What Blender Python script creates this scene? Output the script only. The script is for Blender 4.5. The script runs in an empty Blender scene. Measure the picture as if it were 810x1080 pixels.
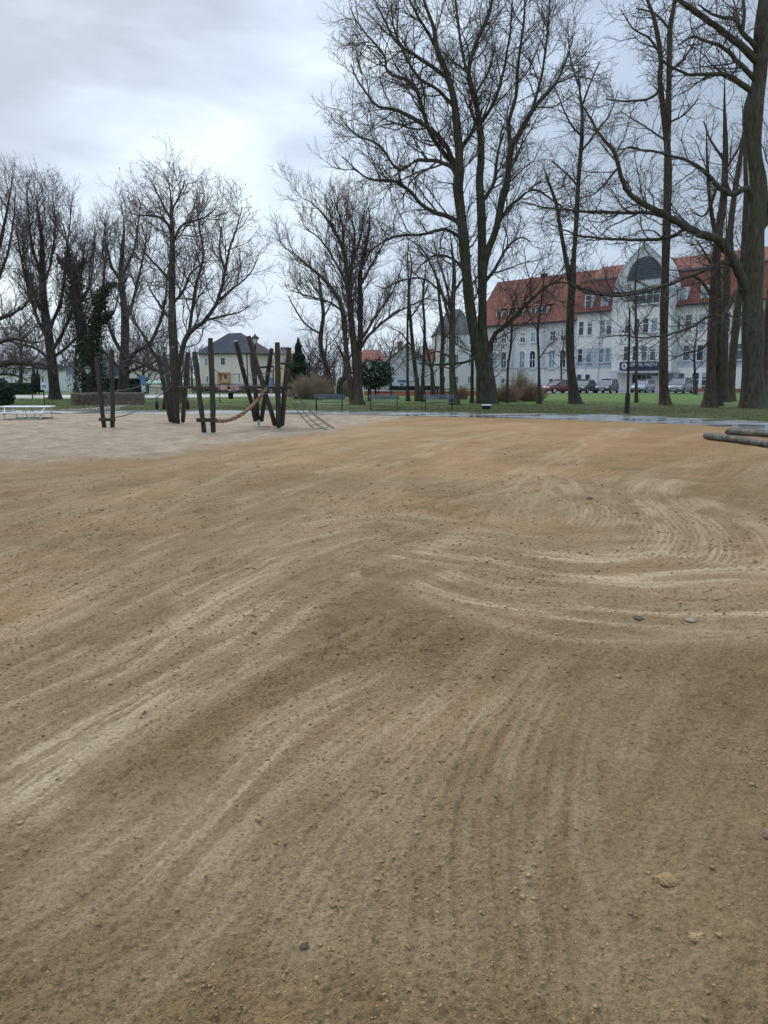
import bpy, bmesh, math, random
import numpy as np
from mathutils import Vector, Matrix
random.seed(7); rng = np.random.default_rng(11)
S = bpy.context.scene
COL = S.collection
R = math.radians
# ---------------------------------------------------------------- camera
F = 811.0; CH = 1.75; PITCH = math.atan(141.5/F)
cam = bpy.data.cameras.new('camera'); camo = bpy.data.objects.new('camera', cam); COL.objects.link(camo)
cam.sensor_fit = 'VERTICAL'; cam.sensor_height = 36; cam.lens = 36*F/1080
cam.clip_start = 0.05; cam.clip_end = 3000
camo.location = (0,0,CH); camo.rotation_euler = (math.pi/2-PITCH, 0, 0)
S.camera = camo
cp, sp = math.cos(PITCH), math.sin(PITCH)
def ray(px,py):
    a=(px-405)/F; b=(540-py)/F
    return np.array([a, cp+sp*b, -sp+cp*b])
def at(px,py,Y):
    d=ray(px,py); return np.array([0,0,CH])+d*(Y/d[1])
def Yof(py):
    d=ray(405,py); return CH*d[1]/-d[2]
def gnd(px,py):
    d=ray(px,py); t=CH/-d[2]; return np.array([d[0]*t,d[1]*t,0.])
def mpp(Y): return Y/F      # metres per pixel near the horizon
# ---------------------------------------------------------------- world
SUN_EL, SUN_AZ = R(42), R(-28)      # azimuth from +Y towards +X
W = bpy.data.worlds.new('World'); S.world = W; W.use_nodes = True
nt = W.node_tree; nt.nodes.clear()
def N(t, ty, **k):
    n = t.nodes.new(ty)
    for a,b in k.items(): setattr(n,a,b)
    return n
def mth(t, op, a, b=None, c=None, clamp=False):
    n = t.nodes.new('ShaderNodeMath'); n.operation = op; n.use_clamp = clamp
    for i,v in enumerate((a,b,c)):
        if v is None: continue
        if isinstance(v,(int,float)): n.inputs[i].default_value = v
        else: t.links.new(v, n.inputs[i])
    return n.outputs[0]
def mixc(t, f, a, b, blend='MIX'):
    n = t.nodes.new('ShaderNodeMix'); n.data_type='RGBA'; n.blend_type=blend
    for s,v in ((0,f),(6,a),(7,b)):
        if isinstance(v,(int,float)): n.inputs[s].default_value = v
        elif isinstance(v,tuple): n.inputs[s].default_value = (*v,1) if len(v)==3 else v
        else: t.links.new(v, n.inputs[s])
    return n.outputs[2]
def ramp(t, f, stops):
    n = t.nodes.new('ShaderNodeValToRGB'); e = n.color_ramp.elements
    while len(e)<len(stops): e.new(0.5)
    for i,(p,c) in enumerate(stops):
        e[i].position=p; e[i].color = (c,c,c,1) if isinstance(c,(int,float)) else (*c,1)
    t.links.new(f, n.inputs[0]); return n.outputs[0]
def noise(t, vec, scale, det=4, rough=.55, dist=0):
    n = t.nodes.new('ShaderNodeTexNoise'); n.inputs['Scale'].default_value=scale; n.inputs['Detail'].default_value=det
    n.inputs['Roughness'].default_value=rough; n.inputs['Distortion'].default_value=dist
    if vec is not None: t.links.new(vec, n.inputs['Vector'])
    return n.outputs[0]
sky = N(nt,'ShaderNodeTexSky'); sky.sky_type='NISHITA'; sky.sun_disc=False
sky.sun_elevation=SUN_EL; sky.sun_rotation=SUN_AZ; sky.dust_density=3; sky.air_density=1.2
tc = N(nt,'ShaderNodeTexCoord'); DIR = tc.outputs['Generated']
mp = N(nt,'ShaderNodeMapping'); mp.inputs['Scale'].default_value=(1,1,2.6); mp.inputs['Location'].default_value=(.4,.15,.2)
nt.links.new(DIR, mp.inputs[0])
n1 = noise(nt, mp.outputs[0], 1.7, 5, .5, .25)
n2 = noise(nt, mp.outputs[0], 6.0, 5, .55, .4)
cl = mth(nt,'ADD', mth(nt,'ADD', mth(nt,'MULTIPLY', n1, 1.0), mth(nt,'MULTIPLY', n2, .42)), -.215)
def lobe(px,py,pw):
    v = Vector(ray(px,py)).normalized()
    d = N(nt,'ShaderNodeVectorMath', operation='DOT_PRODUCT'); nt.links.new(DIR,d.inputs[0]); d.inputs[1].default_value=v
    return mth(nt,'POWER', mth(nt,'MAXIMUM', d.outputs['Value'], 0), pw)
br = mth(nt,'ADD', mth(nt,'MULTIPLY', lobe(70,105,100),.13), mth(nt,'MULTIPLY', lobe(230,155,70),.17))
br = mth(nt,'ADD', br, mth(nt,'MULTIPLY', lobe(60,-10,60),-.22))
br = mth(nt,'ADD', br, mth(nt,'MULTIPLY', lobe(-10,165,260),-.15))
br = mth(nt,'ADD', br, mth(nt,'MULTIPLY', lobe(120,20,120),-.08))
cl = mth(nt,'ADD', cl, br)
cc = ramp(nt, cl, [(.36,(.39,.475,.60)),(.46,(.51,.615,.77)),(.55,(.61,.735,.905)),(.68,(.82,.95,1.04))])
sep = N(nt,'ShaderNodeSeparateXYZ'); nt.links.new(DIR, sep.inputs[0])
zen = mth(nt,'ADD', 1.0, mth(nt,'MULTIPLY', mth(nt,'SUBTRACT', mth(nt,'MAXIMUM', sep.outputs[2],0), .48, clamp=True), 4.0))
cz = N(nt,'ShaderNodeVectorMath', operation='SCALE'); nt.links.new(cc,cz.inputs[0])
nt.links.new(mth(nt,'MULTIPLY', zen, 8.9), cz.inputs['Scale'])
mixed = mixc(nt, .88, sky.outputs[0], cz.outputs[0])
bg = N(nt,'ShaderNodeBackground'); bg.inputs[1].default_value=.1
nt.links.new(mixed,bg.inputs[0]); wo=N(nt,'ShaderNodeOutputWorld'); nt.links.new(bg.outputs[0],wo.inputs[0])
sl = bpy.data.lights.new('sun','SUN'); sl.energy=1.3; sl.angle=R(25); sl.color=(1,.93,.84)
so = bpy.data.objects.new('sun',sl); COL.objects.link(so)
sd = Vector((math.sin(SUN_AZ)*math.cos(SUN_EL), math.cos(SUN_AZ)*math.cos(SUN_EL), math.sin(SUN_EL)))
so.rotation_euler = sd.to_track_quat('Z','Y').to_euler(); so.location=(0,0,50)
vs=S.view_settings; vs.view_transform='Standard'; vs.look='None'; vs.gamma=1; vs.use_curve_mapping=False; vs.exposure=0.3
S.render.engine='CYCLES'
# ---------------------------------------------------------------- materials
def mat(name, fn=None, base=(.5,.5,.5), rough=.8, metal=0, spec=.5):
    m=bpy.data.materials.new(name); m.use_nodes=True; t=m.node_tree
    b=t.nodes['Principled BSDF']; b.inputs['Base Color'].default_value=(*base,1)
    b.inputs['Roughness'].default_value=rough; b.inputs['Metallic'].default_value=metal
    b.inputs['Specular IOR Level'].default_value=spec
    if fn: fn(t,b)
    return m
def ocoord(t):
    g=t.nodes.new('ShaderNodeNewGeometry'); return g.outputs['Position']
def objc(t):
    g=t.nodes.new('ShaderNodeTexCoord'); return g.outputs['Object']
def scaled(t,v,s):
    m=t.nodes.new('ShaderNodeMapping'); m.inputs['Scale'].default_value=s; t.links.new(v,m.inputs[0]); return m.outputs[0]
def bump(t,b,h,strength=.5,dist=.02):
    n=t.nodes.new('ShaderNodeBump'); n.inputs['Strength'].default_value=strength; n.inputs['Distance'].default_value=dist
    t.links.new(h,n.inputs['Height']); t.links.new(n.outputs[0],b.inputs['Normal'])
def varied(c1,c2,scale,bscale=None,bs=.4,bd=.01,stretch=(1,1,1),lo=.35,hi=.65,world=False):
    def fn(t,b):
        v=scaled(t,ocoord(t) if world else objc(t),stretch)
        f=ramp(t,noise(t,v,scale,6,.6),[(lo,0.),(hi,1.)])
        t.links.new(mixc(t,f,c1,c2),b.inputs['Base Color'])
        if bscale: bump(t,b,noise(t,v,bscale,5,.6),bs,bd)
    return fn
def bark_fn(c1,c2,moss,mossamt):
    def fn(t,b):
        v=objc(t); vs_=scaled(t,v,(1,1,.22))
        f=ramp(t,noise(t,vs_,9,6,.65),[(.33,0.),(.66,1.)])
        c=mixc(t,f,c1,c2)
        mf=ramp(t,noise(t,scaled(t,v,(1,1,.5)),1.1,5,.65),[(.62-mossamt*.3,0.),(.78-mossamt*.3,1.)])
        t.links.new(mixc(t,mth(t,'MULTIPLY',mf,.65),c,moss),b.inputs['Base Color'])
        bump(t,b,noise(t,vs_,16,6,.7),.9,.05)
    return fn
M={}
M['bark_dark']=mat('bark_dark',bark_fn((.02,.017,.014),(.085,.07,.058),(.045,.055,.03),.1),rough=.9,spec=.3)
M['bark_green']=mat('bark_green',bark_fn((.026,.024,.017),(.10,.09,.065),(.062,.08,.04),.42),rough=.9,spec=.3)
M['bark_brown']=mat('bark_brown',bark_fn((.032,.025,.018),(.11,.085,.062),(.05,.06,.028),.25),rough=.9,spec=.3)
M['twig']=mat('twig',varied((.055,.048,.040),(.13,.112,.095),1.5),rough=.9,spec=.3)
M['twig_grey']=mat('twig_grey',varied((.075,.063,.06),(.16,.135,.125),1.5),rough=.9,spec=.3)
M['twig_tan']=mat('twig_tan',varied((.22,.165,.115),(.42,.33,.24),1.2),rough=.9,spec=.3)
M['twig_red']=mat('twig_red',varied((.22,.13,.095),(.42,.28,.21),1.2),rough=.9,spec=.3)
M['ivy']=mat('ivy',varied((.022,.034,.014),(.058,.078,.032),2.2),rough=.6)
M['evergreen']=mat('evergreen',varied((.010,.024,.012),(.035,.06,.028),1.6),rough=.7)
M['golden']=mat('golden',varied((.22,.14,.03),(.42,.28,.07),1.6),rough=.8)
M['hedge_green']=mat('hedge_green',varied((.02,.05,.02),(.05,.10,.04),1.6),rough=.8)
M['hedge_brown']=mat('hedge_brown',varied((.21,.16,.125),(.33,.265,.215),.9),rough=.9)
def logfn(t,b):
    v=scaled(t,objc(t),(1,1,.12)); f=ramp(t,noise(t,v,14,6,.65),[(.3,0.),(.7,1.)])
    c=mixc(t,f,(.006,.005,.0045),(.045,.034,.026))
    f2=ramp(t,noise(t,objc(t),2.3,4,.6),[(.5,0.),(.75,1.)])
    t.links.new(mixc(t,mth(t,'MULTIPLY',f2,.4),c,(.055,.06,.035)),b.inputs['Base Color']); bump(t,b,noise(t,v,22,5,.6),.6,.02)
M['post_wood']=mat('post_wood',logfn,rough=.6)
M['log_grey']=mat('log_grey',varied((.035,.034,.026),(.16,.15,.125),5,18,.8,.03,(.2,1,1)),rough=.8)
M['cut_wood']=mat('cut_wood',varied((.12,.08,.05),(.28,.2,.13),12),rough=.8)
M['steel']=mat('steel',varied((.35,.37,.38),(.6,.62,.63),4),rough=.45,metal=.4)
M['white_metal']=mat('white_metal',varied((.55,.58,.6),(.75,.78,.8),6),rough=.4)
M['black_metal']=mat('black_metal',varied((.005,.005,.006),(.014,.014,.016),8),rough=.5,spec=.3)
M['rope']=mat('rope',varied((.16,.09,.055),(.34,.2,.13),20,60,.8,.01),rough=.9)
M['rope_dark']=mat('rope_dark',varied((.06,.055,.05),(.16,.15,.14),12),rough=.85)
M['bench_wood']=mat('bench_wood',varied((.045,.05,.075),(.12,.13,.17),6,None,stretch=(.2,1,1)),rough=.35)
M['glass_dark']=mat('glass_dark',varied((.015,.02,.028),(.05,.06,.075),.9),rough=.08,spec=.8)
M['glass_pale']=mat('glass_pale',varied((.14,.18,.22),(.32,.38,.43),.9),rough=.1,spec=.7)
M['glass_mid']=mat('glass_mid',varied((.04,.05,.06),(.11,.13,.15),.9),rough=.1,spec=.8)
M['curtain']=mat('curtain',varied((.3,.3,.29),(.5,.49,.46),5),rough=.9)
M['frame_white']=mat('frame_white',base=(.72,.74,.76),rough=.5)
def wallfn(c1,c2,str_=.12):
    def fn(t,b):
        v=ocoord(t); f=ramp(t,noise(t,scaled(t,v,(1,1,.35)),.35,6,.62),[(.3,0.),(.7,1.)])
        c=mixc(t,f,c1,c2)
        f2=ramp(t,noise(t,scaled(t,v,(2.5,2.5,.25)),1.1,4,.7),[(.55,0.),(.8,1.)])
        t.links.new(mixc(t,mth(t,'MULTIPLY',f2,.25),c,tuple(x*.6 for x in c1)),b.inputs['Base Color'])
        bump(t,b,noise(t,v,9,3,.6),str_,.02)
    return fn
M['wall_white']=mat('wall_white',wallfn((.70,.68,.65),(.80,.78,.745)),rough=.85)
M['wall_blue']=mat('wall_blue',wallfn((.40,.435,.49),(.50,.53,.58)),rough=.85)
M['wall_old']=mat('wall_old',wallfn((.56,.545,.52),(.68,.665,.63)),rough=.85)
M['wall_gable']=mat('wall_gable',wallfn((.50,.52,.53),(.60,.615,.615)),rough=.85)
M['wall_cream']=mat('wall_cream',wallfn((.66,.58,.49),(.78,.70,.60)),rough=.85)
M['wall_yellow']=mat('wall_yellow',wallfn((.56,.43,.26),(.66,.53,.34)),rough=.85)
M['wall_grey']=mat('wall_grey',wallfn((.44,.44,.46),(.56,.56,.57)),rough=.85)
M['brick']=mat('brick',wallfn((.22,.085,.06),(.34,.13,.09)),rough=.85)
def rooffn(c1,c2,c3,row=.33):
    def fn(t,b):
        v=ocoord(t); s=t.nodes.new('ShaderNodeSeparateXYZ'); t.links.new(v,s.inputs[0])
        saw=mth(t,'FRACT',mth(t,'DIVIDE',s.outputs[2],row))
        hz=mth(t,'ADD',mth(t,'MULTIPLY',s.outputs[0],-.65),mth(t,'MULTIPLY',s.outputs[1],.76))
        wav=mth(t,'SINE',mth(t,'MULTIPLY',hz,20))
        f=ramp(t,noise(t,scaled(t,v,(1,1,1)),.9,7,.72),[(.3,0.),(.7,1.)])
        c=mixc(t,f,c1,c2)
        f2=ramp(t,noise(t,scaled(t,v,(.6,.6,.9)),.5,5,.7),[(.5,0.),(.72,1.)])
        c=mixc(t,mth(t,'MULTIPLY',f2,.6),c,c3)
        bn=t.nodes.new('ShaderNodeTexBrick'); bn.inputs['Scale'].default_value=1; bn.inputs['Mortar Size'].default_value=.03
        bn.inputs['Brick Width'].default_value=.3; bn.inputs['Row Height'].default_value=row
        cb=t.nodes.new('ShaderNodeCombineXYZ'); t.links.new(hz,cb.inputs[0]); t.links.new(s.outputs[2],cb.inputs[1]); t.links.new(cb.outputs[0],bn.inputs['Vector'])
        bn.inputs['Color1'].default_value=(1,1,1,1); bn.inputs['Color2'].default_value=(.72,.7,.7,1); bn.inputs['Mortar'].default_value=(.4,.38,.38,1)
        t.links.new(mixc(t,.8,c,bn.outputs[0],'MULTIPLY'),b.inputs['Base Color'])
        bump(t,b,mth(t,'ADD',saw,mth(t,'MULTIPLY',wav,.3)),.6,.06)
    return fn
M['roof_red']=mat('roof_red',rooffn((.20,.078,.060),(.30,.125,.095),(.12,.06,.055)),rough=.9,spec=.2)
M['roof_slate']=mat('roof_slate',rooffn((.055,.065,.085),(.095,.105,.13),(.07,.07,.08),.25),rough=.9,spec=.15)
M['roof_purple']=mat('roof_purple',rooffn((.10,.075,.085),(.15,.115,.125),(.09,.07,.075),.25),rough=.9,spec=.15)
M['roof_dark']=mat('roof_dark',rooffn((.03,.032,.038),(.07,.07,.08),(.05,.045,.045),.3),rough=.7)
M['slate_panel']=mat('slate_panel',varied((.06,.075,.105),(.10,.12,.155),2),rough=.6)
M['sign_blue']=mat('sign_blue',varied((.012,.014,.05),(.03,.032,.09),1.5),rough=.4)
M['orange_paint']=mat('orange_paint',varied((.45,.24,.1),(.6,.36,.18),2),rough=.8)
M['pink_banner']=mat('pink_banner',varied((.42,.2,.2),(.6,.38,.36),2),rough=.8)
M['teal']=mat('teal',varied((.02,.14,.11),(.04,.24,.18),3),rough=.6)
M['brick_orange']=mat('brick_orange',wallfn((.40,.13,.06),(.55,.2,.10)),rough=.85)
M['dark_brick']=mat('dark_brick',varied((.05,.035,.03),(.1,.06,.05),5),rough=.9)
M['stone_floor']=mat('stone_floor',varied((.12,.12,.12),(.22,.22,.22),5),rough=.6)
M['sign_face']=mat('sign_face',varied((.6,.64,.68),(.75,.78,.8),3),rough=.5)
M['bluepaint']=mat('bluepaint',varied((.08,.15,.32),(.14,.24,.42),3),rough=.5)
M['tyre']=mat('tyre',base=(.012,.012,.012),rough=.8)
M['lampglass']=mat('lampglass',base=(.6,.65,.68),rough=.2)
M['headlight']=mat('headlight',base=(.7,.72,.75),rough=.1)
M['mirror_plate']=mat('mirror_plate',base=(.6,.6,.58),rough=.5)
def asphalt(t,b):
    v=ocoord(t); f=noise(t,scaled(t,v,(.35,1,1)),.9,6,.6); g=noise(t,v,30,3,.6)
    t.links.new(mixc(t,ramp(t,f,[(.35,0.),(.65,1.)]),(.15,.15,.15),(.27,.26,.245)),b.inputs['Base Color'])
    r=ramp(t,f,[(.42,.07),(.52,.25),(.66,.55)]); t.links.new(r,b.inputs['Roughness'])
    b.inputs['Specular IOR Level'].default_value=.5
    bump(t,b,mth(t,'MULTIPLY',g,ramp(t,f,[(.42,.03),(.6,1.)])),.25,.01)
M['asphalt_wet']=mat('asphalt_wet',asphalt)
M['street']=mat('street',varied((.13,.13,.135),(.22,.22,.22),.6,world=True),rough=.4)
# ---------------------------------------------------------------- mesh helpers
def link(name,me,m,parent=None,loc=None):
    o=bpy.data.objects.new(name,me); COL.objects.link(o)
    if m is not None: me.materials.append(M[m] if isinstance(m,str) else m)
    if parent is not None: o.parent=parent
    if loc is not None: o.location=loc
    return o
def rawmesh(name,V,Fq,smooth=True):
    """V (n,3); Fq: (m,4) or (m,3) int array"""
    me=bpy.data.meshes.new(name); V=np.ascontiguousarray(V,dtype=np.float32); Fq=np.ascontiguousarray(Fq,dtype=np.int32)
    k=Fq.shape[1]; m=Fq.shape[0]
    me.vertices.add(len(V)); me.vertices.foreach_set('co',V.ravel())
    me.loops.add(m*k); me.loops.foreach_set('vertex_index',Fq.ravel())
    me.polygons.add(m); me.polygons.foreach_set('loop_start',np.arange(0,m*k,k,dtype=np.int32))
    if smooth: me.polygons.foreach_set('use_smooth',np.ones(m,dtype=bool))
    me.update(calc_edges=True); return me
def wloc(o):
    v=np.zeros(3)
    while o is not None: v+=np.array(o.location); o=o.parent
    return v
class MB:
    def __init__(s): s.v=[]; s.f=[]
    def add(s,vs,fs):
        n=len(s.v); s.v+= [tuple(map(float,x)) for x in vs]; s.f+=[tuple(n+i for i in f) for f in fs]; return s
    def obox(s,o,ax,ay,az,lo,hi):
        o=np.array(o,float); A=[np.array(a,float) for a in (ax,ay,az)]
        P=[o+A[0]*x+A[1]*y+A[2]*z for z in (lo[2],hi[2]) for y in (lo[1],hi[1]) for x in (lo[0],hi[0])]
        return s.add(P,[(0,2,3,1),(4,5,7,6),(0,1,5,4),(2,6,7,3),(0,4,6,2),(1,3,7,5)])
    def box(s,lo,hi): return s.obox((0,0,0),(1,0,0),(0,1,0),(0,0,1),lo,hi)
    def tube(s,P,r,n=8,cap=True,dome=0):
        P=[Vector(p) for p in P]; k=len(P)
        if isinstance(r,(int,float)): r=[r]*k
        if dome:
            d=(P[-1]-P[-2]).normalized(); q=P[-1]; rr=r[-1]
            P+= [q+d*rr*.35*dome, q+d*rr*.55*dome]; r=list(r)+[rr*.75, rr*.3]; k+=2
        vs=[]; u=None
        for i in range(k):
            T=(P[min(i+1,k-1)]-P[max(i-1,0)]).normalized()
            if u is None:
                u=T.cross(Vector((0,0,1)) if abs(T.z)<.9 else Vector((1,0,0))).normalized()
            u=(u-T*u.dot(T)).normalized(); w=T.cross(u)
            for j in range(n):
                a=2*math.pi*j/n; vs.append(P[i]+(u*math.cos(a)+w*math.sin(a))*r[i])
        fs=[(i*n+j,i*n+(j+1)%n,(i+1)*n+(j+1)%n,(i+1)*n+j) for i in range(k-1) for j in range(n)]
        if cap: fs+=[tuple(range(n))[::-1],tuple((k-1)*n+j for j in range(n))]
        return s.add(vs,fs)
    def prism(s,pts,off):
        """closed polygon pts (world) extruded by vector off"""
        n=len(pts); pts=[np.array(p,float) for p in pts]; off=np.array(off,float)
        return s.add(pts+[p+off for p in pts],[tuple(range(n)),tuple(range(n,2*n))[::-1]]+[(i,n+i,n+(i+1)%n,(i+1)%n) for i in range(n)])
    def lathe(s,c,prof,n=16):
        c=np.array(c,float); vs=[]; k=len(prof)
        for r_,z in prof:
            for j in range(n): a=2*math.pi*j/n; vs.append(c+np.array([r_*math.cos(a),r_*math.sin(a),z]))
        fs=[(i*n+j,i*n+(j+1)%n,(i+1)*n+(j+1)%n,(i+1)*n+j) for i in range(k-1) for j in range(n)]
        fs+=[tuple(range(n))[::-1],tuple((k-1)*n+j for j in range(n))]
        return s.add(vs,fs)
    def xf(s,Mx,i0=0):
        s.v=s.v[:i0]+[tuple(Mx@Vector(v)) for v in s.v[i0:]]; return s
    def build(s,name,m,parent=None,smooth=False,bevel=0,local=False):
        me=bpy.data.meshes.new(name)
        off=wloc(parent) if (parent is not None and not local) else np.zeros(3)
        me.from_pydata([tuple(np.array(v)-off) for v in s.v],[],s.f); 
        bm=bmesh.new(); bm.from_mesh(me); bmesh.ops.recalc_face_normals(bm,faces=bm.faces)
        if bevel: bmesh.ops.bevel(bm,geom=bm.edges[:],offset=bevel,segments=2,affect='EDGES',profile=.6)
        bm.to_mesh(me); bm.free()
        if smooth:
            me.polygons.foreach_set('use_smooth',np.ones(len(me.polygons),dtype=bool))
            me.set_sharp_from_angle(angle=R(50))
        me.update(); return link(name,me,m,parent)
def tag(o,label=None,cat=None,group=None,kind=None):
    for k,v in (('label',label),('category',cat),('group',group),('kind',kind)):
        if v: o[k]=v
    return o
def empty(name,loc,label,cat,group=None,rz=0):
    o=bpy.data.objects.new(name,None); COL.objects.link(o); o.location=tuple(map(float,loc)); o.rotation_euler[2]=rz
    o.empty_display_size=.3
    return tag(o,label,cat,group)
def copy_tree(o,parent=None):
    c=o.copy(); COL.objects.link(c)
    if parent is not None: c.parent=parent
    for ch in [x for x in KIDS.get(o.name,[])]: copy_tree(ch,c)
    return c
KIDS={}
def index_kids():
    KIDS.clear()
    for o in bpy.data.objects:
        if o.parent: KIDS.setdefault(o.parent.name,[]).append(o)
# numpy value noise
def vnoise(x,y,seed=0):
    xi=np.floor(x).astype(np.int64); yi=np.floor(y).astype(np.int64); xf=x-xi; yf=y-yi
    def h(a,b):
        n=(a*374761393+b*668265263+seed*974634777)&0xffffffff
        n=((n^(n>>13))*1274126177)&0xffffffff; return ((n^(n>>16))&0xffff)/65535.
    u=xf*xf*(3-2*xf); v=yf*yf*(3-2*yf)
    a=h(xi,yi); b=h(xi+1,yi); c=h(xi,yi+1); d=h(xi+1,yi+1)
    return a+(b-a)*u+(c-a)*v+(a-b-c+d)*u*v
def fbm(x,y,sc,seed=0,o=4,g=.55):
    s=0; a=1; tt=0
    for i in range(o): s=s+a*vnoise(x*sc*2**i,y*sc*2**i,seed+i*17); tt+=a; a*=g
    return s/tt
def sstep(a,b,x): t=np.clip((x-a)/(b-a),0,1); return t*t*(3-2*t)
# ---------------------------------------------------------------- sand ground
TR=[ # px points, half width m, dryness, ridge strength, tread
 ([(-90,850),(60,768),(180,702),(260,645),(330,603),(385,590),(440,602)],.38,.75,1,0),
 ([(-90,770),(80,700),(200,632),(300,582),(380,563),(470,572)],.42,.5,1,0),
 ([(-60,905),(60,820),(130,772),(200,727),(265,690),(330,650)],.17,.8,.5,0),
 ([(60,1010),(140,930),(210,870),(275,805),(340,752),(420,712),(490,690)],.22,.62,.5,0),
 ([(150,1060),(260,930),(335,850),(430,760),(510,690)],.3,.45,1,0),
 ([(430,572),(540,588),(680,598),(850,588)],.5,.85,1,0),
 ([(440,600),(520,625),(640,637),(760,642),(900,640)],.34,.95,1,0),
 ([(460,556),(600,572),(720,572),(850,560)],.35,.4,1,0),
 ([(450,612),(560,655),(700,662),(900,655)],.3,.4,1,0),
 ([(700,503),(678,517),(690,535),(712,556),(716,580),(690,604)],.36,.5,1.,1),
 ([(716,522),(745,545),(775,560),(792,588),(762,615)],.4,.5,1,1),
 ([(596,502),(612,520),(640,538),(628,566)],.35,.4,1,1),
 ([(560,505),(600,512),(625,540)],.2,.35,1,0),
 ([(660,452),(612,474),(572,500),(545,535),(535,562)],.35,.4,1,0),
 ([(600,475),(560,492),(520,520),(505,540)],.2,.3,1,0),
 ([(-90,640),(60,570),(180,518),(320,480),(460,456),(560,446)],.5,.35,1,0),
 ([(-90,700),(80,620),(220,556),(360,502),(480,466),(580,450)],.42,.4,1,0),
 ([(-90,580),(120,505),(300,471),(420,453)],.4,.3,1,0),
 ([(120,690),(280,585),(420,505),(560,458)],.35,.3,1,0),
 ([(300,560),(380,548),(440,552),(520,560)],.35,.5,1,0),
 ([(430,1120),(410,980),(420,900),(470,800),(530,710),(590,650)],.2,.3,.8,0),
 ([(530,1120),(547,1000),(540,880),(560,780),(605,700)],.22,.32,.8,1),
 ([(620,1120),(598,960),(622,860),(640,760),(690,690)],.2,.25,.6,0),
 ([(-90,1010),(60,932),(170,862),(250,795)],.2,.4,.8,0),
 ([(60,1120),(190,1005),(290,905),(380,830)],.12,.35,.6,0),
 ([(300,1120),(340,1000),(400,890),(460,820),(520,760)],.2,.3,.8,0),
 ([(820,470),(760,482),(700,500),(650,530)],.3,.3,1,0),
 ([(560,1120),(700,960),(790,800),(860,720)],.2,.2,.7,0),
]
def catmull(P,n=8):
    P=np.array(P,float); Q=np.vstack([2*P[0]-P[1],P,2*P[-1]-P[-2]]); out=[]
    for i in range(1,len(Q)-2):
        for k in range(n):
            t=k/n; a,b,c,d=Q[i-1],Q[i],Q[i+1],Q[i+2]
            out.append(.5*((2*b)+(-a+c)*t+(2*a-5*b+4*c-d)*t*t+(-a+3*b-3*c+d)*t**3))
    out.append(P[-1]); return np.array(out)
NEAR_EDGE=[(-400,436.2),(290,437.2),(400,438.5),(480,440.2),(600,443.5),(650,445.5),(740,449),(810,455),(960,470),(1300,500)]
FAR_EDGE=[(-400,433.5),(300,433.5),(400,434),(480,435.5),(640,437.6),(700,440),(780,444),(810,445.5),(960,452),(1300,466)]
def edge_pts(E): return np.array([gnd(*p)[:2] for p in E])
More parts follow.
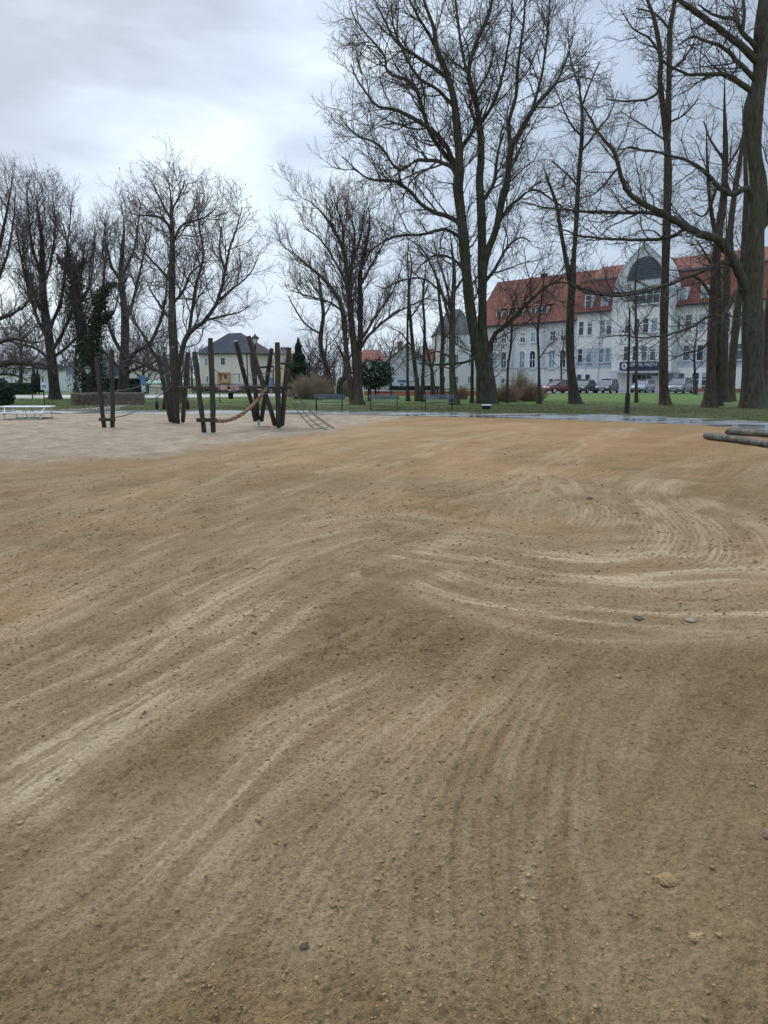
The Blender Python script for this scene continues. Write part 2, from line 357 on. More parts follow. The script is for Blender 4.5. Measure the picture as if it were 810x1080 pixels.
def make_sand():
    nr,nc=1350,1120
    y0,y1=.9,46.
    ys=y0*(y1/y0)**(np.arange(nr)/(nr-1)); cs=np.linspace(-1,1,nc)
    Y=np.repeat(ys[:,None],nc,1); X=cs[None,:]*(2.4+.80*Y)
    x=X.ravel(); y=Y.ravel()
    # wander so that tracks are not ruler-clean
    wx=x+.12*(fbm(x,y,.7,5,2)-.5)+.012*(fbm(x,y,9,6,2)-.5); wy=y+.12*(fbm(x,y,.7,9,2)-.5)+.012*(fbm(x,y,9,8,2)-.5)
    dry=np.zeros_like(x); hgt=np.zeros_like(x); sm=np.zeros_like(x)
    for ti,(pts,hw,dr,rs,tread) in enumerate(TR):
        P=catmull([gnd(*p)[:2] for p in pts],10)
        hw=hw*1.65
        lo=P.min(0)-hw*1.4; hi=P.max(0)+hw*1.4
        idx=np.nonzero((x>lo[0])&(x<hi[0])&(y>lo[1])&(y<hi[1]))[0]
        if len(idx)==0: continue
        ax=wx[idx]; ay=wy[idx]; best=np.full(len(idx),9e9); bu=np.zeros(len(idx)); bs=np.zeros(len(idx)); s0=0.
        for a,b in zip(P[:-1],P[1:]):
            d=b-a; L=np.hypot(*d)+1e-9; d=d/L
            rx=ax-a[0]; ry=ay-a[1]; tt=np.clip(rx*d[0]+ry*d[1],0,L)
            ex=rx-tt*d[0]; ey=ry-tt*d[1]; dd=ex*ex+ey*ey; m=dd<best
            best[m]=dd[m]; bu[m]=(rx*d[1]-ry*d[0])[m]; bs[m]=(s0+tt)[m]; s0+=L
        D=np.sqrt(best); keep=D<hw*1.3
        ii=idx[keep]; u=bu[keep]; s_=bs[keep]; D=D[keep]
        edge=1-sstep(hw*.55,hw*1.25,D+hw*.5*(vnoise(s_*1.3,u*0+ti,3)-.5))
        ends=sstep(0,.5,s_)*sstep(0,.8,s0-s_); edge=edge*ends
        st=vnoise(u/.06+ti*31,s_*.8,ti)*.45+vnoise(u/.022+ti*7,s_*1.7,ti+50)*.35+vnoise(u/.011+ti*3,s_*3.1,ti+70)*.2
        br=sstep(.34,.66,vnoise(u/.16+ti*3,s_*1.1,ti+80)*.7+fbm(x[ii],y[ii],2.6,ti,3)*.3)
        rid=np.sin(u/.034*np.pi+vnoise(s_*1.3,u*2,ti)*2.5)
        dry[ii]=np.maximum(dry[ii],edge*dr*(.42+.62*sstep(.36,.70,st)+.05*(rid>.2))*(.30+.70*br))
        hgt[ii]+=edge*rs*((st-.5)*.020-.005+.0009*rid)
        if tread: hgt[ii]+=edge*.006*rid; dry[ii]+=edge*.15*(rid>0)*br
        sm[ii]=np.maximum(sm[ii],edge*.8)
    # general raking direction (lower-left to upper-right)
    ang=R(57); u=(wx*math.sin(ang)-wy*math.cos(ang)); v=(wx*math.cos(ang)+wy*math.sin(ang))
    bend=u+.12*np.sin(v*.35)+.5*fbm(x,y,.12,77,2)
    far2=sstep(6,16,y); rk=vnoise(bend/.035,v*.9,101)*.35+vnoise(bend/.09,v*.5,103)*.35+vnoise(bend/.3,v*.25,102)*.3
    rk=rk*(1-.5*far2)+.5*far2*(.6*vnoise(bend/.5,v*.18,105)+.4*vnoise(bend/1.3,v*.1,106)); rkm=sstep(.4,.7,fbm(x,y,.35,40,3))
    dry=np.clip(dry*1.0+.33*(.35+.65*rkm)*sstep(.42,.72,rk)*(1-.8*sm),0,1.0)
    far=sstep(4,14,y)
    hgt+=.018*(.3+.7*rkm)*(rk-.5)*(1-.7*sm)
    rough=fbm(x,y,9,60,4,.65)
    clump=sstep(.55,.8,fbm(x,y,16,61,3))*sstep(.42,.62,fbm(x,y,.9,62,3))*(1-.7*sm)
    hgt+=(rough-.5)*.026*(1-.55*sm)+clump*.016+(fbm(x,y,26,66,3,.75)-.5)*.034*(1-.6*sm)*(1-sstep(9,20,y))+(fbm(x,y,1.1,63,3)-.5)*.05*(y<30)
    fine=(vnoise(x*80,y*80,64)-.5)*.014*(1-.5*sm)*(1-sstep(4,8,y)); hgt+=fine
    # pale old sand zone at left back
    bnd=np.array([gnd(*p)[:2] for p in [(-300,520),(0,492),(120,487),(210,474),(300,462),(360,452),(400,446),(430,440),(470,430)]])
    # signed test: interpolate boundary as x->y
    o=np.argsort(bnd[:,0]); yb=np.interp(x,bnd[o,0],bnd[o,1])
    pale=sstep(-1.7,1.9,(y-yb)+8*(fbm(x,y,.5,90,6,.75)-.5))
    orange=np.clip(sstep(.5,.72,fbm(x,y,.55,33,4))*.8+.6*sstep(9,22,y)*(1-pale)*(.5+fbm(x,y,.4,35,3)*.8),0,1)
    E=edge_pts(NEAR_EDGE); ye=np.interp(x,E[:,0],E[:,1]); ye0=ye-.8
    hz=.02+np.clip(hgt,-.05,.08)*(1-sstep(18,30,y)*.75)+pale*(y<ye0)*((fbm(x,y,1.7,140,4,.6)-.5)*.13)
    hz=np.where(y>ye-.4, np.minimum(hz,.022),hz)
    V=np.stack([x,y,hz],1)
    I=np.arange(nr*nc).reshape(nr,nc)
    Q=np.stack([I[:-1,:-1],I[:-1,1:],I[1:,1:],I[1:,:-1]],-1).reshape(-1,4)
    yc=V[Q].mean(1); Ef=edge_pts(FAR_EDGE); keep=yc[:,1]<np.interp(yc[:,0],E[:,0],E[:,1])+.8
    me=rawmesh('sand_ground',V,Q[keep],True)
    at_=me.color_attributes.new('sand','FLOAT_COLOR','POINT')
    C=np.stack([dry,orange,clump,pale],1).astype(np.float32); at_.data.foreach_set('color',C.ravel())
    def fn(t,b):
        a=t.nodes.new('ShaderNodeVertexColor'); a.layer_name='sand'
        s=t.nodes.new('ShaderNodeSeparateColor'); t.links.new(a.outputs[0],s.inputs[0])
        dry,orn,clp=s.outputs; pal=a.outputs['Alpha']; v=ocoord(t)
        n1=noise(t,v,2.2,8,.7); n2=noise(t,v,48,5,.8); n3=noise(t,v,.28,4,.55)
        c=mixc(t,ramp(t,n1,[(.3,0.),(.7,1.)]),(.25,.160,.072),(.395,.268,.134))
        c=mixc(t,mth(t,'MULTIPLY',orn,.55),c,(.52,.295,.138))
        sy=t.nodes.new('ShaderNodeSeparateXYZ'); t.links.new(v,sy.inputs[0])
        c=mixc(t,mth(t,'MULTIPLY',clp,.4),c,(.17,.115,.06))
        c=mixc(t,mth(t,'MULTIPLY',dry,.95),c,(.61,.475,.31))
        c=mixc(t,mth(t,'MULTIPLY',ramp(t,n3,[(.4,0.),(.65,1.)]),.22),c,(.22,.145,.072))
        pc=mixc(t,ramp(t,noise(t,v,1.4,7,.7),[(.35,0.),(.68,1.)]),(.33,.25,.172),(.54,.43,.31))
        c=mixc(t,pal,c,pc)
        g=ramp(t,n2,[(.30,(.42,.41,.40)),(.5,(.95,.95,.95)),(.70,(1.3,1.3,1.3))])  # speckle: damp clumps, with the grain's small shadows darkened into the colour
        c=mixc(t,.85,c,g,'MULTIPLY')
        t.links.new(c,b.inputs['Base Color'])
        h=mth(t,'ADD',mth(t,'MULTIPLY',noise(t,v,38,4,.7),1.),mth(t,'MULTIPLY',noise(t,v,120,3,.7),.4))
        bump(t,b,mth(t,'MULTIPLY',h,mth(t,'SUBTRACT',1.1,mth(t,'MULTIPLY',dry,.6))),1.0,.05)
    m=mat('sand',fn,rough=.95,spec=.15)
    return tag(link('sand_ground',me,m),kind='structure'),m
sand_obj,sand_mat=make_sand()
def sheet(name,pts,z,m,kind='structure'):
    me=bpy.data.meshes.new(name); me.from_pydata([(p[0],p[1],z) for p in pts],[],[tuple(range(len(pts)))]); me.update()
    return tag(link(name,me,m),kind=kind)
M['sand_under']=mat('sand_under',varied((.27,.185,.085),(.4,.28,.14),1.5,30,.8,.02,world=True),rough=.95,spec=.15)
sheet('ground',[(-1500,-300),(1500,-300),(1500,2500),(-1500,2500)],-.04,'sand_under')
# lawn
def lawnfn(t,b):
    v=ocoord(t); s=t.nodes.new('ShaderNodeSeparateXYZ'); t.links.new(v,s.inputs[0])
    g=mixc(t,ramp(t,noise(t,v,1.3,7,.7),[(.3,0.),(.7,1.)]),(.06,.115,.024),(.135,.215,.055))
    g=mixc(t,ramp(t,noise(t,v,14,4,.7),[(.3,0.),(.75,.6)]),g,(.055,.06,.025))
    near=mth(t,'MULTIPLY',mth(t,'SUBTRACT',56.,s.outputs[1]),.085,clamp=True)
    f=mth(t,'ADD',mth(t,'MULTIPLY',near,.50),mth(t,'SUBTRACT',noise(t,scaled(t,v,(.5,1,1)),.35,6,.65),.5))
    f=ramp(t,f,[(.12,0.),(.38,1.)])
    br=mixc(t,ramp(t,noise(t,v,2.8,6,.7),[(.35,0.),(.65,1.)]),(.06,.048,.03),(.13,.12,.05))
    t.links.new(mixc(t,mth(t,'MULTIPLY',f,.85),g,br),b.inputs['Base Color'])
    bump(t,b,noise(t,v,12,5,.7),.9,.05)
M['lawn']=mat('lawn',lawnfn,rough=.9,spec=.2)
fe=edge_pts(FAR_EDGE)
poly=[tuple(p) for p in fe]+[(1200,60),(1200,1800),(-1200,1800),(-1200,41)]
poly=[(x,y-.3 if i<len(fe) else y) for i,(x,y) in enumerate(poly)]
def strip_mesh(name,A,B,z,m,n=60,jag=.12,rows=3):
    xa=np.linspace(max(A[0][0],B[0][0]),min(A[-1][0],B[-1][0]),n*6)
    ya=np.interp(xa,A[:,0],A[:,1])+jag*(fbm(xa,xa*0+3,.9,4,3)-.5)*2; yb=np.interp(xa,B[:,0],B[:,1])+jag*(fbm(xa,xa*0+8,1.2,5,3)-.5)*2
    V=[]
    for k in range(rows):
        t=k/(rows-1); V.append(np.stack([xa,ya*(1-t)+yb*t,np.full_like(xa,z)],1))
    V=np.vstack(V); L=len(xa); I=np.arange(rows*L).reshape(rows,L)
    Q=np.stack([I[:-1,:-1],I[:-1,1:],I[1:,1:],I[1:,:-1]],-1).reshape(-1,4)
    return tag(link(name,rawmesh(name,V,Q,False),m),kind='structure')
# lawn as a dense-edged sheet
xa=np.concatenate([np.linspace(-900,-60,20),np.linspace(-59,59,500),np.linspace(60,900,20)])
ye=np.interp(xa,fe[:,0],fe[:,1]); ye=np.where(xa<fe[0,0],fe[0,1],ye); ye=ye+.25*(fbm(xa,xa*0+1,1.5,22,3)-.5)
V=np.vstack([np.stack([xa,ye,xa*0+.034],1),np.stack([xa,ye+.12,xa*0+.06],1),np.stack([xa,xa*0+75,xa*0+.06],1),np.stack([xa,xa*0+1800,xa*0+.06],1)])
L=len(xa); I=np.arange(4*L).reshape(4,L); Q=np.stack([I[:-1,:-1],I[:-1,1:],I[1:,1:],I[1:,:-1]],-1).reshape(-1,4)
tag(link('lawn',rawmesh('lawn',V,Q,False),'lawn'),kind='structure')
strip_mesh('path',edge_pts(NEAR_EDGE),edge_pts(FAR_EDGE)+np.array([0,.15]),.028,'asphalt_wet')
# side path crossing the left lawn and the street behind
A=np.array([gnd(*p)[:2] for p in [(20,434),(90,433),(125,432),(150,429)]]); 
def px_sheet(name,pts,z,m): return sheet(name,[gnd(*p)[:2] for p in pts],z,m)
px_sheet('side_path',[(60,434),(126,433.6),(128,430.5),(140,427.6),(118,427.4),(112,430.5),(75,432.4)],.066,'street')
px_sheet('street',[(-400,421.6),(-100,421.4),(150,420.8),(330,418.2),(330,415.6),(150,417.2),(-400,418)],.066,'street')
px_sheet('car_park',[(505,415.6),(560,415.6),(760,414.9),(1100,414.6),(1100,410.9),(505,410.9)],.066,'street')
# ---------------------------------------------------------------- tree generator
def interp_path(P,Rr,t):
    """P (N,K,3) R (N,K) t (N,) param 0..1 -> pos, tangent, radius"""
    K=P.shape[1]; s=np.clip(t*(K-1),0,K-1-1e-6); i=s.astype(int); f=(s-i)[:,None]; n=np.arange(len(t))
    a=P[n,i]; b=P[n,i+1]; T=b-a; T/=np.linalg.norm(T,axis=1,keepdims=True)+1e-9
    return a*(1-f)+b*f,T,Rr[n,i]*(1-f[:,0])+Rr[n,i+1]*f[:,0]
def grow(P,Rr,rg,spacing,Lc,t0=.15,up=.15,ang=(30,65),K=5,rr=.6,rtip=.004,wob=.2,taper=.5,kmax=.8,minn=1,rlen=.011):
    seg=np.linalg.norm(np.diff(P,axis=1),axis=2).sum(1)
    n=np.maximum(minn,np.round(seg*(1-t0)/spacing*rg.uniform(.75,1.25,len(seg)))).astype(int)
    idx=np.repeat(np.arange(len(seg)),n); j=np.concatenate([np.arange(k) for k in n]); 
    t=t0+(1-t0)*(j+rg.uniform(0,1,len(j)))/n[idx]
    t=np.clip(t,0,.995)
    pos,T,r=interp_path(P[idx],Rr[idx],t)
    az=rg.uniform(0,2*np.pi,len(t)); a=np.radians(rg.uniform(ang[0],ang[1],len(t)))
    ref=np.tile(np.array([[.13,.27,.95]]),(len(t),1)); e1=np.cross(T,ref); e1/=np.linalg.norm(e1,axis=1,keepdims=True)+1e-9; e2=np.cross(T,e1)
    D=T*np.cos(a)[:,None]+(e1*np.cos(az)[:,None]+e2*np.sin(az)[:,None])*np.sin(a)[:,None]
    L=np.minimum(Lc*rg.uniform(.45,1.25,len(t))*(1-taper*t),kmax*seg[idx]+.2)
    C=[pos]; st=(L/(K-1))[:,None]
    for k in range(K-1):
        D=D+rg.normal(0,wob,D.shape)+np.array([0,0,up])
        D/=np.linalg.norm(D,axis=1,keepdims=True); C.append(C[-1]+D*st)
    C=np.stack(C,1)
    r0=np.minimum(r*rr,rlen*L+.003); r0=np.maximum(r0,rtip)
    w=np.linspace(0,1,K)[None,:]; RR=r0[:,None]*(1-w)**.8+rtip*w
    return C,RR
def tubes(P,Rr,n):
    N_,K,_=P.shape
    T=np.empty_like(P); T[:,1:-1]=P[:,2:]-P[:,:-2]; T[:,0]=P[:,1]-P[:,0]; T[:,-1]=P[:,-1]-P[:,-2]
    T/=np.linalg.norm(T,axis=2,keepdims=True)+1e-9
    ref=np.array([.83,.21,.52]) ; e1=np.cross(T,ref); e1/=np.linalg.norm(e1,axis=2,keepdims=True)+1e-9; e2=np.cross(T,e1)
    a=np.arange(n)*2*np.pi/n
    V=P[:,:,None,:]+Rr[:,:,None,None]*(e1[:,:,None,:]*np.cos(a)[None,None,:,None]+e2[:,:,None,:]*np.sin(a)[None,None,:,None])
    I=np.arange(N_*K*n).reshape(N_,K,n); J=np.roll(I,-1,axis=2)
    Q=np.stack([I[:,:-1],J[:,:-1],J[:,1:],I[:,1:]],-1).reshape(-1,4)
    return V.reshape(-1,3),Q
def merge(parts):
    V=[];Q=[];o=0
    for v,q in parts: V.append(v);Q.append(q+o);o+=len(v)
    return np.vstack(V),np.vstack(Q)
def resample(P,Rr,K):
    d=np.r_[0,np.cumsum(np.linalg.norm(np.diff(P,axis=0),axis=1))]; s=np.linspace(0,d[-1],K)
    return np.stack([np.interp(s,d,P[:,i]) for i in range(3)],1),np.interp(s,d,Rr),d[-1]
def trace(pts,Y,slope,rg,wob=.0):
    """pixel polyline with pixel widths -> smooth 3D polyline + radii"""
    Q=[]; s=0; prev=None
    for i,p in enumerate(pts):
        if prev is not None: s+=math.hypot(p[0]-prev[0],p[1]-prev[1])*mpp(Y)
        prev=p; Q.append([p[0],p[1],Y+slope*s,p[2]])
    C=catmull(Q,6)
    P=np.array([at(c[0],c[1],c[2]) for c in C]); Rr=np.maximum(C[:,3]*.5*C[:,2]/F*1.0,.006)
    return P,Rr
def trunk_mesh(P,Rr,rg,n=14,flare=1.5,ground=True):
    K=max(24,int(len(P)*2)); P,Rr,L=resample(P,Rr,K)
    if ground: P[0,2]=-.05
    h=P[:,2]
    a=np.arange(n)*2*np.pi/n; ph=rg.uniform(0,6,4)
    V=[]
    for i in range(K):
        fl=1+(flare-1)*math.exp(-max(h[i],0)/.55) if ground else 1
        lob=1+(.10 if ground else .05)*np.sin(a*3+ph[0]+h[i]*.15)+(.06*np.sin(a*5+ph[1]-h[i]*.3))+.16*(fl-1)*np.sin(a*5+ph[2])*2
        T=P[min(i+1,K-1)]-P[max(i-1,0)]; T/=np.linalg.norm(T); e1=np.cross(T,[0.83,.21,.3]); e1/=np.linalg.norm(e1); e2=np.cross(T,e1)
        rr=Rr[i]*fl*lob*(1+.05*math.sin(h[i]*1.7+ph[3]))
        V.append(P[i]+rr[:,None]*(e1*np.cos(a)[:,None]+e2*np.sin(a)[:,None]))
    V=np.vstack(V); I=np.arange(K*n).reshape(K,n); J=np.roll(I,-1,axis=1)
    return V,np.stack([I[:-1],J[:-1],J[1:],I[1:]],-1).reshape(-1,4),(P,Rr)
def tree(name,label,Y,trunks,limbs,seed,bark='bark_dark',twig='twig',g1=(.75,3.2),g2=(.38,1.5),g3=(.26,.7),up=.12,t0trunk=.35,levels=3,group=None,cat='tree',flare=1.5,ivy=None,rtw=.006,ang=(30,62),clump=None):
    rg=np.random.default_rng(seed)
    b=trunks[0][0]; base=at(b[0],b[1],Y); base[2]=0
    root=empty(name,base,label,cat,group)
    tm=[]; par=[]
    for i,tr in enumerate(trunks):
        P,Rr=trace(tr,Y,0 if i==0 else rg.uniform(-.12,.12),rg)
        if tr[-1][1]>-25: w_=np.linspace(0,1,len(Rr)); Rr=Rr*np.clip((1.0-w_)/.22,.12,1)**.8
        v,q,(P2,R2)=trunk_mesh(P,Rr,rg,14,flare,ground=(tr[0][1]>400)); tm.append((v,q))
        k=14; P3,R3,_=resample(P2,R2,40); i0=int(40*(t0trunk if i==0 else .15))
        Pp,Rp,_=resample(P3[i0:],R3[i0:],k); par.append((Pp,Rp))
    V,Q=merge(tm); link('trunk',rawmesh('trunk',V-base,Q),bark,root)
    lm=[]; bl=[]
    for (pts,slope) in limbs:
        P,Rr=trace(pts,Y,slope,rg); 
        K=max(14,len(P)); P2,R2,L=resample(P,Rr,K)
        P2[2:]+= np.cumsum(rg.normal(0,.012*math.sqrt(L),P2[2:].shape),0)*.5
        R2=R2*.88; bl.append(tubes(P2[None],R2[None],8)); Pp,Rp,_=resample(P2,R2,14); par.append((Pp,Rp))
    for v,q in bl: link('limb',rawmesh('limb',v-base,q),bark,root)
    P0=np.stack([p for p,_ in par]); R0=np.stack([r for _,r in par])
    P1,R1=grow(P0,R0,rg,g1[0]*.66,g1[1]*1.12,.10,up,ang,8,.5,rtw*1.0,.22,rlen=.0125)
    lm.append(tubes(P1,R1,5))
    P2,R2=grow(P1,R1,rg,g2[0]*.8,g2[1]*1.1,.1,up*.9,(25,62),5,.7,rtw*1.0,.2,rlen=.010)
    lm.append(tubes(P2,R2,4))
    if levels>=3:
        P3,R3=grow(P2,R2,rg,g3[0]*.72,g3[1]*1.1,.1,up*.7,(25,60),3,.8,rtw*.85,.17,rlen=.008)
        lm.append(tubes(P3,R3,3))
    V,Q=merge(lm); link('crown',rawmesh('crown',V-base,Q),twig,root)
    if clump:   # seed clusters / old leaves left at the twig ends
        tips=P3[:,-1][rg.uniform(0,1,len(P3))<clump[0]]
        v,q=leafquads(tips+rg.normal(0,.03,tips.shape),clump[1],rg); tag(link('seed_clusters',rawmesh('seed_clusters',v-base,q,False),clump[2] if len(clump)>2 else twig,root),kind='stuff')
    if ivy:
        cs=[]
        for (pts,rad,n) in ivy:
            P,Rr=trace(pts,Y,0,rg); P,Rr,L=resample(P,Rr,60)
            i=rg.integers(0,60,n); d=rg.normal(0,1,(n,3)); d/=np.linalg.norm(d,axis=1,keepdims=True)
            rr=Rr[i]+rad*rg.uniform(0,1,n)**1.5*(.5+1.0*vnoise(i*.35,d[:,0]*1.5+9,seed))
            cs.append(P[i]+d*rr[:,None])
        v,q=leafquads(np.vstack(cs),.09,rg); link('ivy',rawmesh('ivy',v-base,q,False),'ivy',root)
    return root
def leafquads(C,size,rg,flat=1.):
    n=len(C); a=rg.normal(0,1,(n,3)); a/=np.linalg.norm(a,axis=1,keepdims=True); b=np.cross(a,rg.normal(0,1,(n,3))); b/=np.linalg.norm(b,axis=1,keepdims=True)
    s=size*rg.uniform(.5,1.2,n)[:,None]; 
    V=np.stack([C-a*s-b*s*.5,C+a*s*.2-b*s*.8,C+a*s,C+b*s*.7],1).reshape(-1,3)
    return V,np.arange(n*4).reshape(n,4)
# ======================================================= TREES
Yg=Yof(426.5)
tree('broad_tree','huge bare tree with three rising stems, tallest in the photo, beside the right-hand bench',Yg,
 [[(514,430,20),(513,410,19),(512,397,18),(511,380,16),(509,350,10),(509,328,9),(509,276,9.5),(508,225,8.5),(506,190,8),(507.6,166,7),(506,131,6),(499,97,5),(494,76,4.5),(502,45,3.5),(513,21,3),(520,-5,2.2),(524,-40,1.6),(528,-80,.8)],
  [(510,405,11),(505,372,11),(499,345,10.5),(493,294,10.5),(488.6,242,10),(483.5,197,9.5),(485,173,8.5),(480,114,7),(473,83,6),(461,52,4.5),(457,28,3.5),(447,0,2.5),(440,-35,1.4)],
  [(509,290,8),(513,269,7.5),(523,242,7),(530,207,7),(535,190,6.5),(539,155,6),(547,142,5),(561,117,4.5),(575,100,3.8),(589,83,3),(603,45,2),(608,20,1.3)]],
 [([(538,152,5),(537,128,4.5),(544,100,4),(547,62,3.3),(554,21,2.6),(556,-20,1.5)],.1),
  ([(483.5,185,6.5),(468,149,5.5),(447,130,5),(423,116,4),(399,111,3),(381,86,2),(372,66,1.2)],-.15),
  ([(479,175,5.5),(454,137,5),(440,90,4),(412,73,3),(410,55,2.6),(385,24,1.6),(376,6,1)],.25),
  ([(473,83,5),(444,62,4),(419,45,3),(405,21,2.2),(395,0,1.2)],.3),
  ([(484,205,5.5),(476,176,5),(444,169,4),(423,180,3),(402,155,2.5),(378,145,1.5),(360,128,.9)],-.3),
  ([(487,240,6.5),(478,231,5.5),(450,219,4.5),(426,197,4),(409,190,3.2),(385,187,2.2),(362,165,1.2)],.2),
  ([(488,252,4.5),(471,242,4),(450,247,3.4),(416,252,2.8),(392,266,2),(374,268,1.1)],-.2),
  ([(517,372,6),(520,356,5.5),(540,338,5),(561,318,4.2),(582,300,3),(598,297,2),(614,300,1.1)],-.2),
  ([(513,372,3.5),(501,378,3),(488,382,3),(457,384,2.2),(440,382,1.2)],-.15),
  ([(523,242,4),(533,222,4),(544,211,3.4),(561,200,2.8),(585,212,2),(600,226,1.1)],.25),
  ([(461,52,4),(445,25,3),(432,0,2.2),(424,-30,1.3)],-.3),
  ([(499,97,4),(488,60,3.3),(484,20,2.6),(480,-25,1.4)],.3),
  ([(480,114,4.5),(462,95,3.7),(440,80,3),(420,40,2.3),(415,5,1.4)],-.35),
  ([(506,131,4),(520,110,3.6),(530,80,3),(536,40,2.3),(540,-10,1.3)],-.25),
  ([(561,117,3.5),(572,80,3),(577,40,2.3),(580,0,1.4)],.25),
  ([(508,215,4.5),(520,190,4),(522,165,3),(528,140,2.2)],.4),
  ([(485,160,4.5),(500,130,3.6),(495,110,3),(512,80,2.4),(520,50,1.5)],-.4),
  ([(509,300,5),(520,285,4),(533,262,3),(548,250,2),(560,255,1.2)],.3),
  ([(492,290,4),(480,275,3),(465,268,2.4),(450,275,1.6),(438,290,1)],.3)],
 1,'bark_green',g1=(.62,4.2),g2=(.40,1.8),g3=(.30,.8),up=.10,t0trunk=.45,flare=1.2,rtw=.0075)
Yr=Yof(431.5)
tree('broad_tree','thick mossy trunk at the right edge with a big bent limb reaching left',Yr,
 [[(793,434,25),(793,418,23),(793,400,22),(793,350,20),(793,300,19),(796,250,17),(800,200,16),(796,165,14),(794,142,16),(795,114,17),(801,85,13),(803,57,13),(804,28,13),(807,0,12),(811,-45,9),(808,-120,6.5),(812,-200,4),(806,-270,1.5)],
  [(792,250,7),(806,235,8),(817,190,7),(826,120,5),(832,40,3)]],
 [([(791,318,12),(780,287,11),(762,258,10),(739,250,9),(719,238,8),(699,227,7),(677,215,6.5),(662,201,5.5),(654,175,4.5),(648,159,4),(634,145,3),(617,118,2),(608,100,1)],-.22),
  ([(699,228,5),(682,224,4.4),(651,222.6,3.8),(614,220.7,3),(580,218,2),(556,214,1.1)],-.12),
  ([(721,242,4.4),(705,249.6,4),(659,252,3.4),(617,248,2.5),(597,241,1.8),(575,232,1)],-.25),
  ([(795,214,9),(787,199,7),(773,203,6.4),(756,196,5.5),(747,182,5),(730,170,4),(708,162,3.2),(679,155,2.5),(662,153,2),(652,163,1.2)],-.2),
  ([(795,98,7),(779,86.6,6),(765,78,5),(747,75,4),(728,75,3.3),(711,67,2.4),(700,60,1.5)],-.25),
  ([(797,84,6.5),(779,68,5),(762,51,4.2),(739,43,3.4),(728,37,2.5),(714,46,1.5)],-.35),
  ([(800,66,9),(779,47,7.5),(756,30,6.5),(739,18,6),(716,0,5),(690,-20,3.4)],-.2),
  ([(799,52,7),(793,45,5.5),(782,34,5),(776,21,4.5),(762,17,3.6),(747,13,2.6),(735,4,1.6)],-.3),
  ([(788,300,7),(775,280,5.5),(760,276,4.8),(739,286,4.4),(702,298,4),(665,306.5,3.4),(637,309,2.8),(611,303,2),(596,290,1)],-.35),
  ([(786,318,5),(779,305,4.4),(764,331,3.6),(751,333,3.2),(732,345,2.8),(713,351,2.4),(684,355,2),(660,350,1.6),(636,352,1)],-.45),
  ([(783,34,4.5),(785,10,3.6),(780,-20,2.4)],.2),
  ([(654,175,3),(640,190,2.2),(625,205,1.6),(604,210,1)],.3),
  ([(756,196,3.5),(750,215,2.8),(742,228,2),(728,222,1.2)],.4)],
 2,'bark_green',g1=(.5,3.2),g2=(.40,1.4),g3=(.32,.55),up=.05,t0trunk=.5,flare=1.25,rtw=.006)
Y8=Yof(428.5)
tree('slender_tree','tall straight brown trunk rising past the entrance gable, forked high up',Y8,
 [[(701,431,13),(701,424,11),(699.5,400,9),(700,330,8),(702,260,8),(704,200,8),(704,160,7),(700,120,5.5),(696,85,5),(697,60,4.5),(690,20,3.6),(683,0,3),(676,-30,1.6)],
  [(704,165,5.5),(705,130,5.5),(706,70,5),(707,30,4.6),(712,0,4),(718,-40,2)]],
 [([(696,96,3),(683,104,2.6),(660,107,2),(640,105,1.4)],.2),([(705,75,3),(716,67,2.6),(728,52,1.8),(735,35,1)],-.3),
  ([(697,60,3),(685,40,2.4),(668,30,1.7),(655,10,1)],-.3),([(706,30,3),(690,15,2.2),(670,10,1.4)],.3),([(704,150,2.6),(690,140,2),(672,128,1.4),(655,118,1)],-.2),
  ([(705,130,2.6),(722,120,2),(735,105,1.3)],.2)],
 3,'bark_brown',g1=(.55,3.0),g2=(.45,1.2),g3=(.32,.55),up=.02,t0trunk=.6,flare=1.4)
Y7=Yof(427)
tree('slender_tree','dark slim tree forking at mid height in front of the pale-fronted parked cars',Y7,
 [[(607,429,13),(606,420,10),(602,385,8.5),(601,346,8),(603,300,7.5),(605,270,5),(607,244,4.6),(609.5,196,4.4),(612,165,4),(613.5,143,4),(613.5,114,3.6),(610,81,2.6),(612,50,1.6)],
  [(602,300,5.5),(596,268,4.4),(590,235,3.8),(587,216,3.2),(578,190,2.4),(571,170,1.4)]],
 [([(604,298,3.5),(612,304,3),(635,309,2.4),(665,307,1.8),(690,300,1)],.2),([(609,196,2.4),(598,183,2),(583,170,1.2)],.3),([(613,143,2.6),(600,128,2),(590,104,1.4),(584,90,.9)],-.3),
  ([(613,160,2.6),(628,140,2),(642,122,1.4),(650,96,.9)],.2),([(613,114,2.4),(622,90,1.8),(632,66,1.1)],-.3),([(610,90,2),(602,66,1.6),(598,42,1)],.3)],
 4,'bark_dark',g1=(.42,1.9),g2=(.3,.95),g3=(.24,.45),up=-.02,t0trunk=.55,flare=1.5,clump=(.12,.035))
def small(name,label,base,pts,seed,bark='bark_dark',twig='twig',limbs=(),**k):
    kw=dict(g1=(.6,2.0),g2=(.42,.95),g3=(.35,.4),up=.1,t0trunk=.4,flare=1.3); kw.update(k)
    tree(name,label,Yof(base[1]),[[(base[0],base[1]+1.5,base[2])]+list(pts)],[(l,s) for l,s in limbs],seed,bark,twig,**kw)
small('slender_tree','dark trunk at the front left of the right-hand tree cluster',(749,431,14),[(750,400,9.5),(752,345,9),(754,300,8.5),(757,255,8),(763,210,7),(765,160,5),(764,110,3.5),(765,60,2)],5,'bark_brown',
  limbs=[([(754,320,4),(742,300,3.4),(728,290,2.6),(710,295,1.6)],-.2),([(753,350,3),(740,368,2.4),(722,372,1.6),(705,380,1)],-.3),([(764,170,3),(750,150,2.4),(742,130,1.5)],.2),([(764,180,3),(778,160,2.2),(786,135,1.4)],.2)],g1=(.7,1.9))
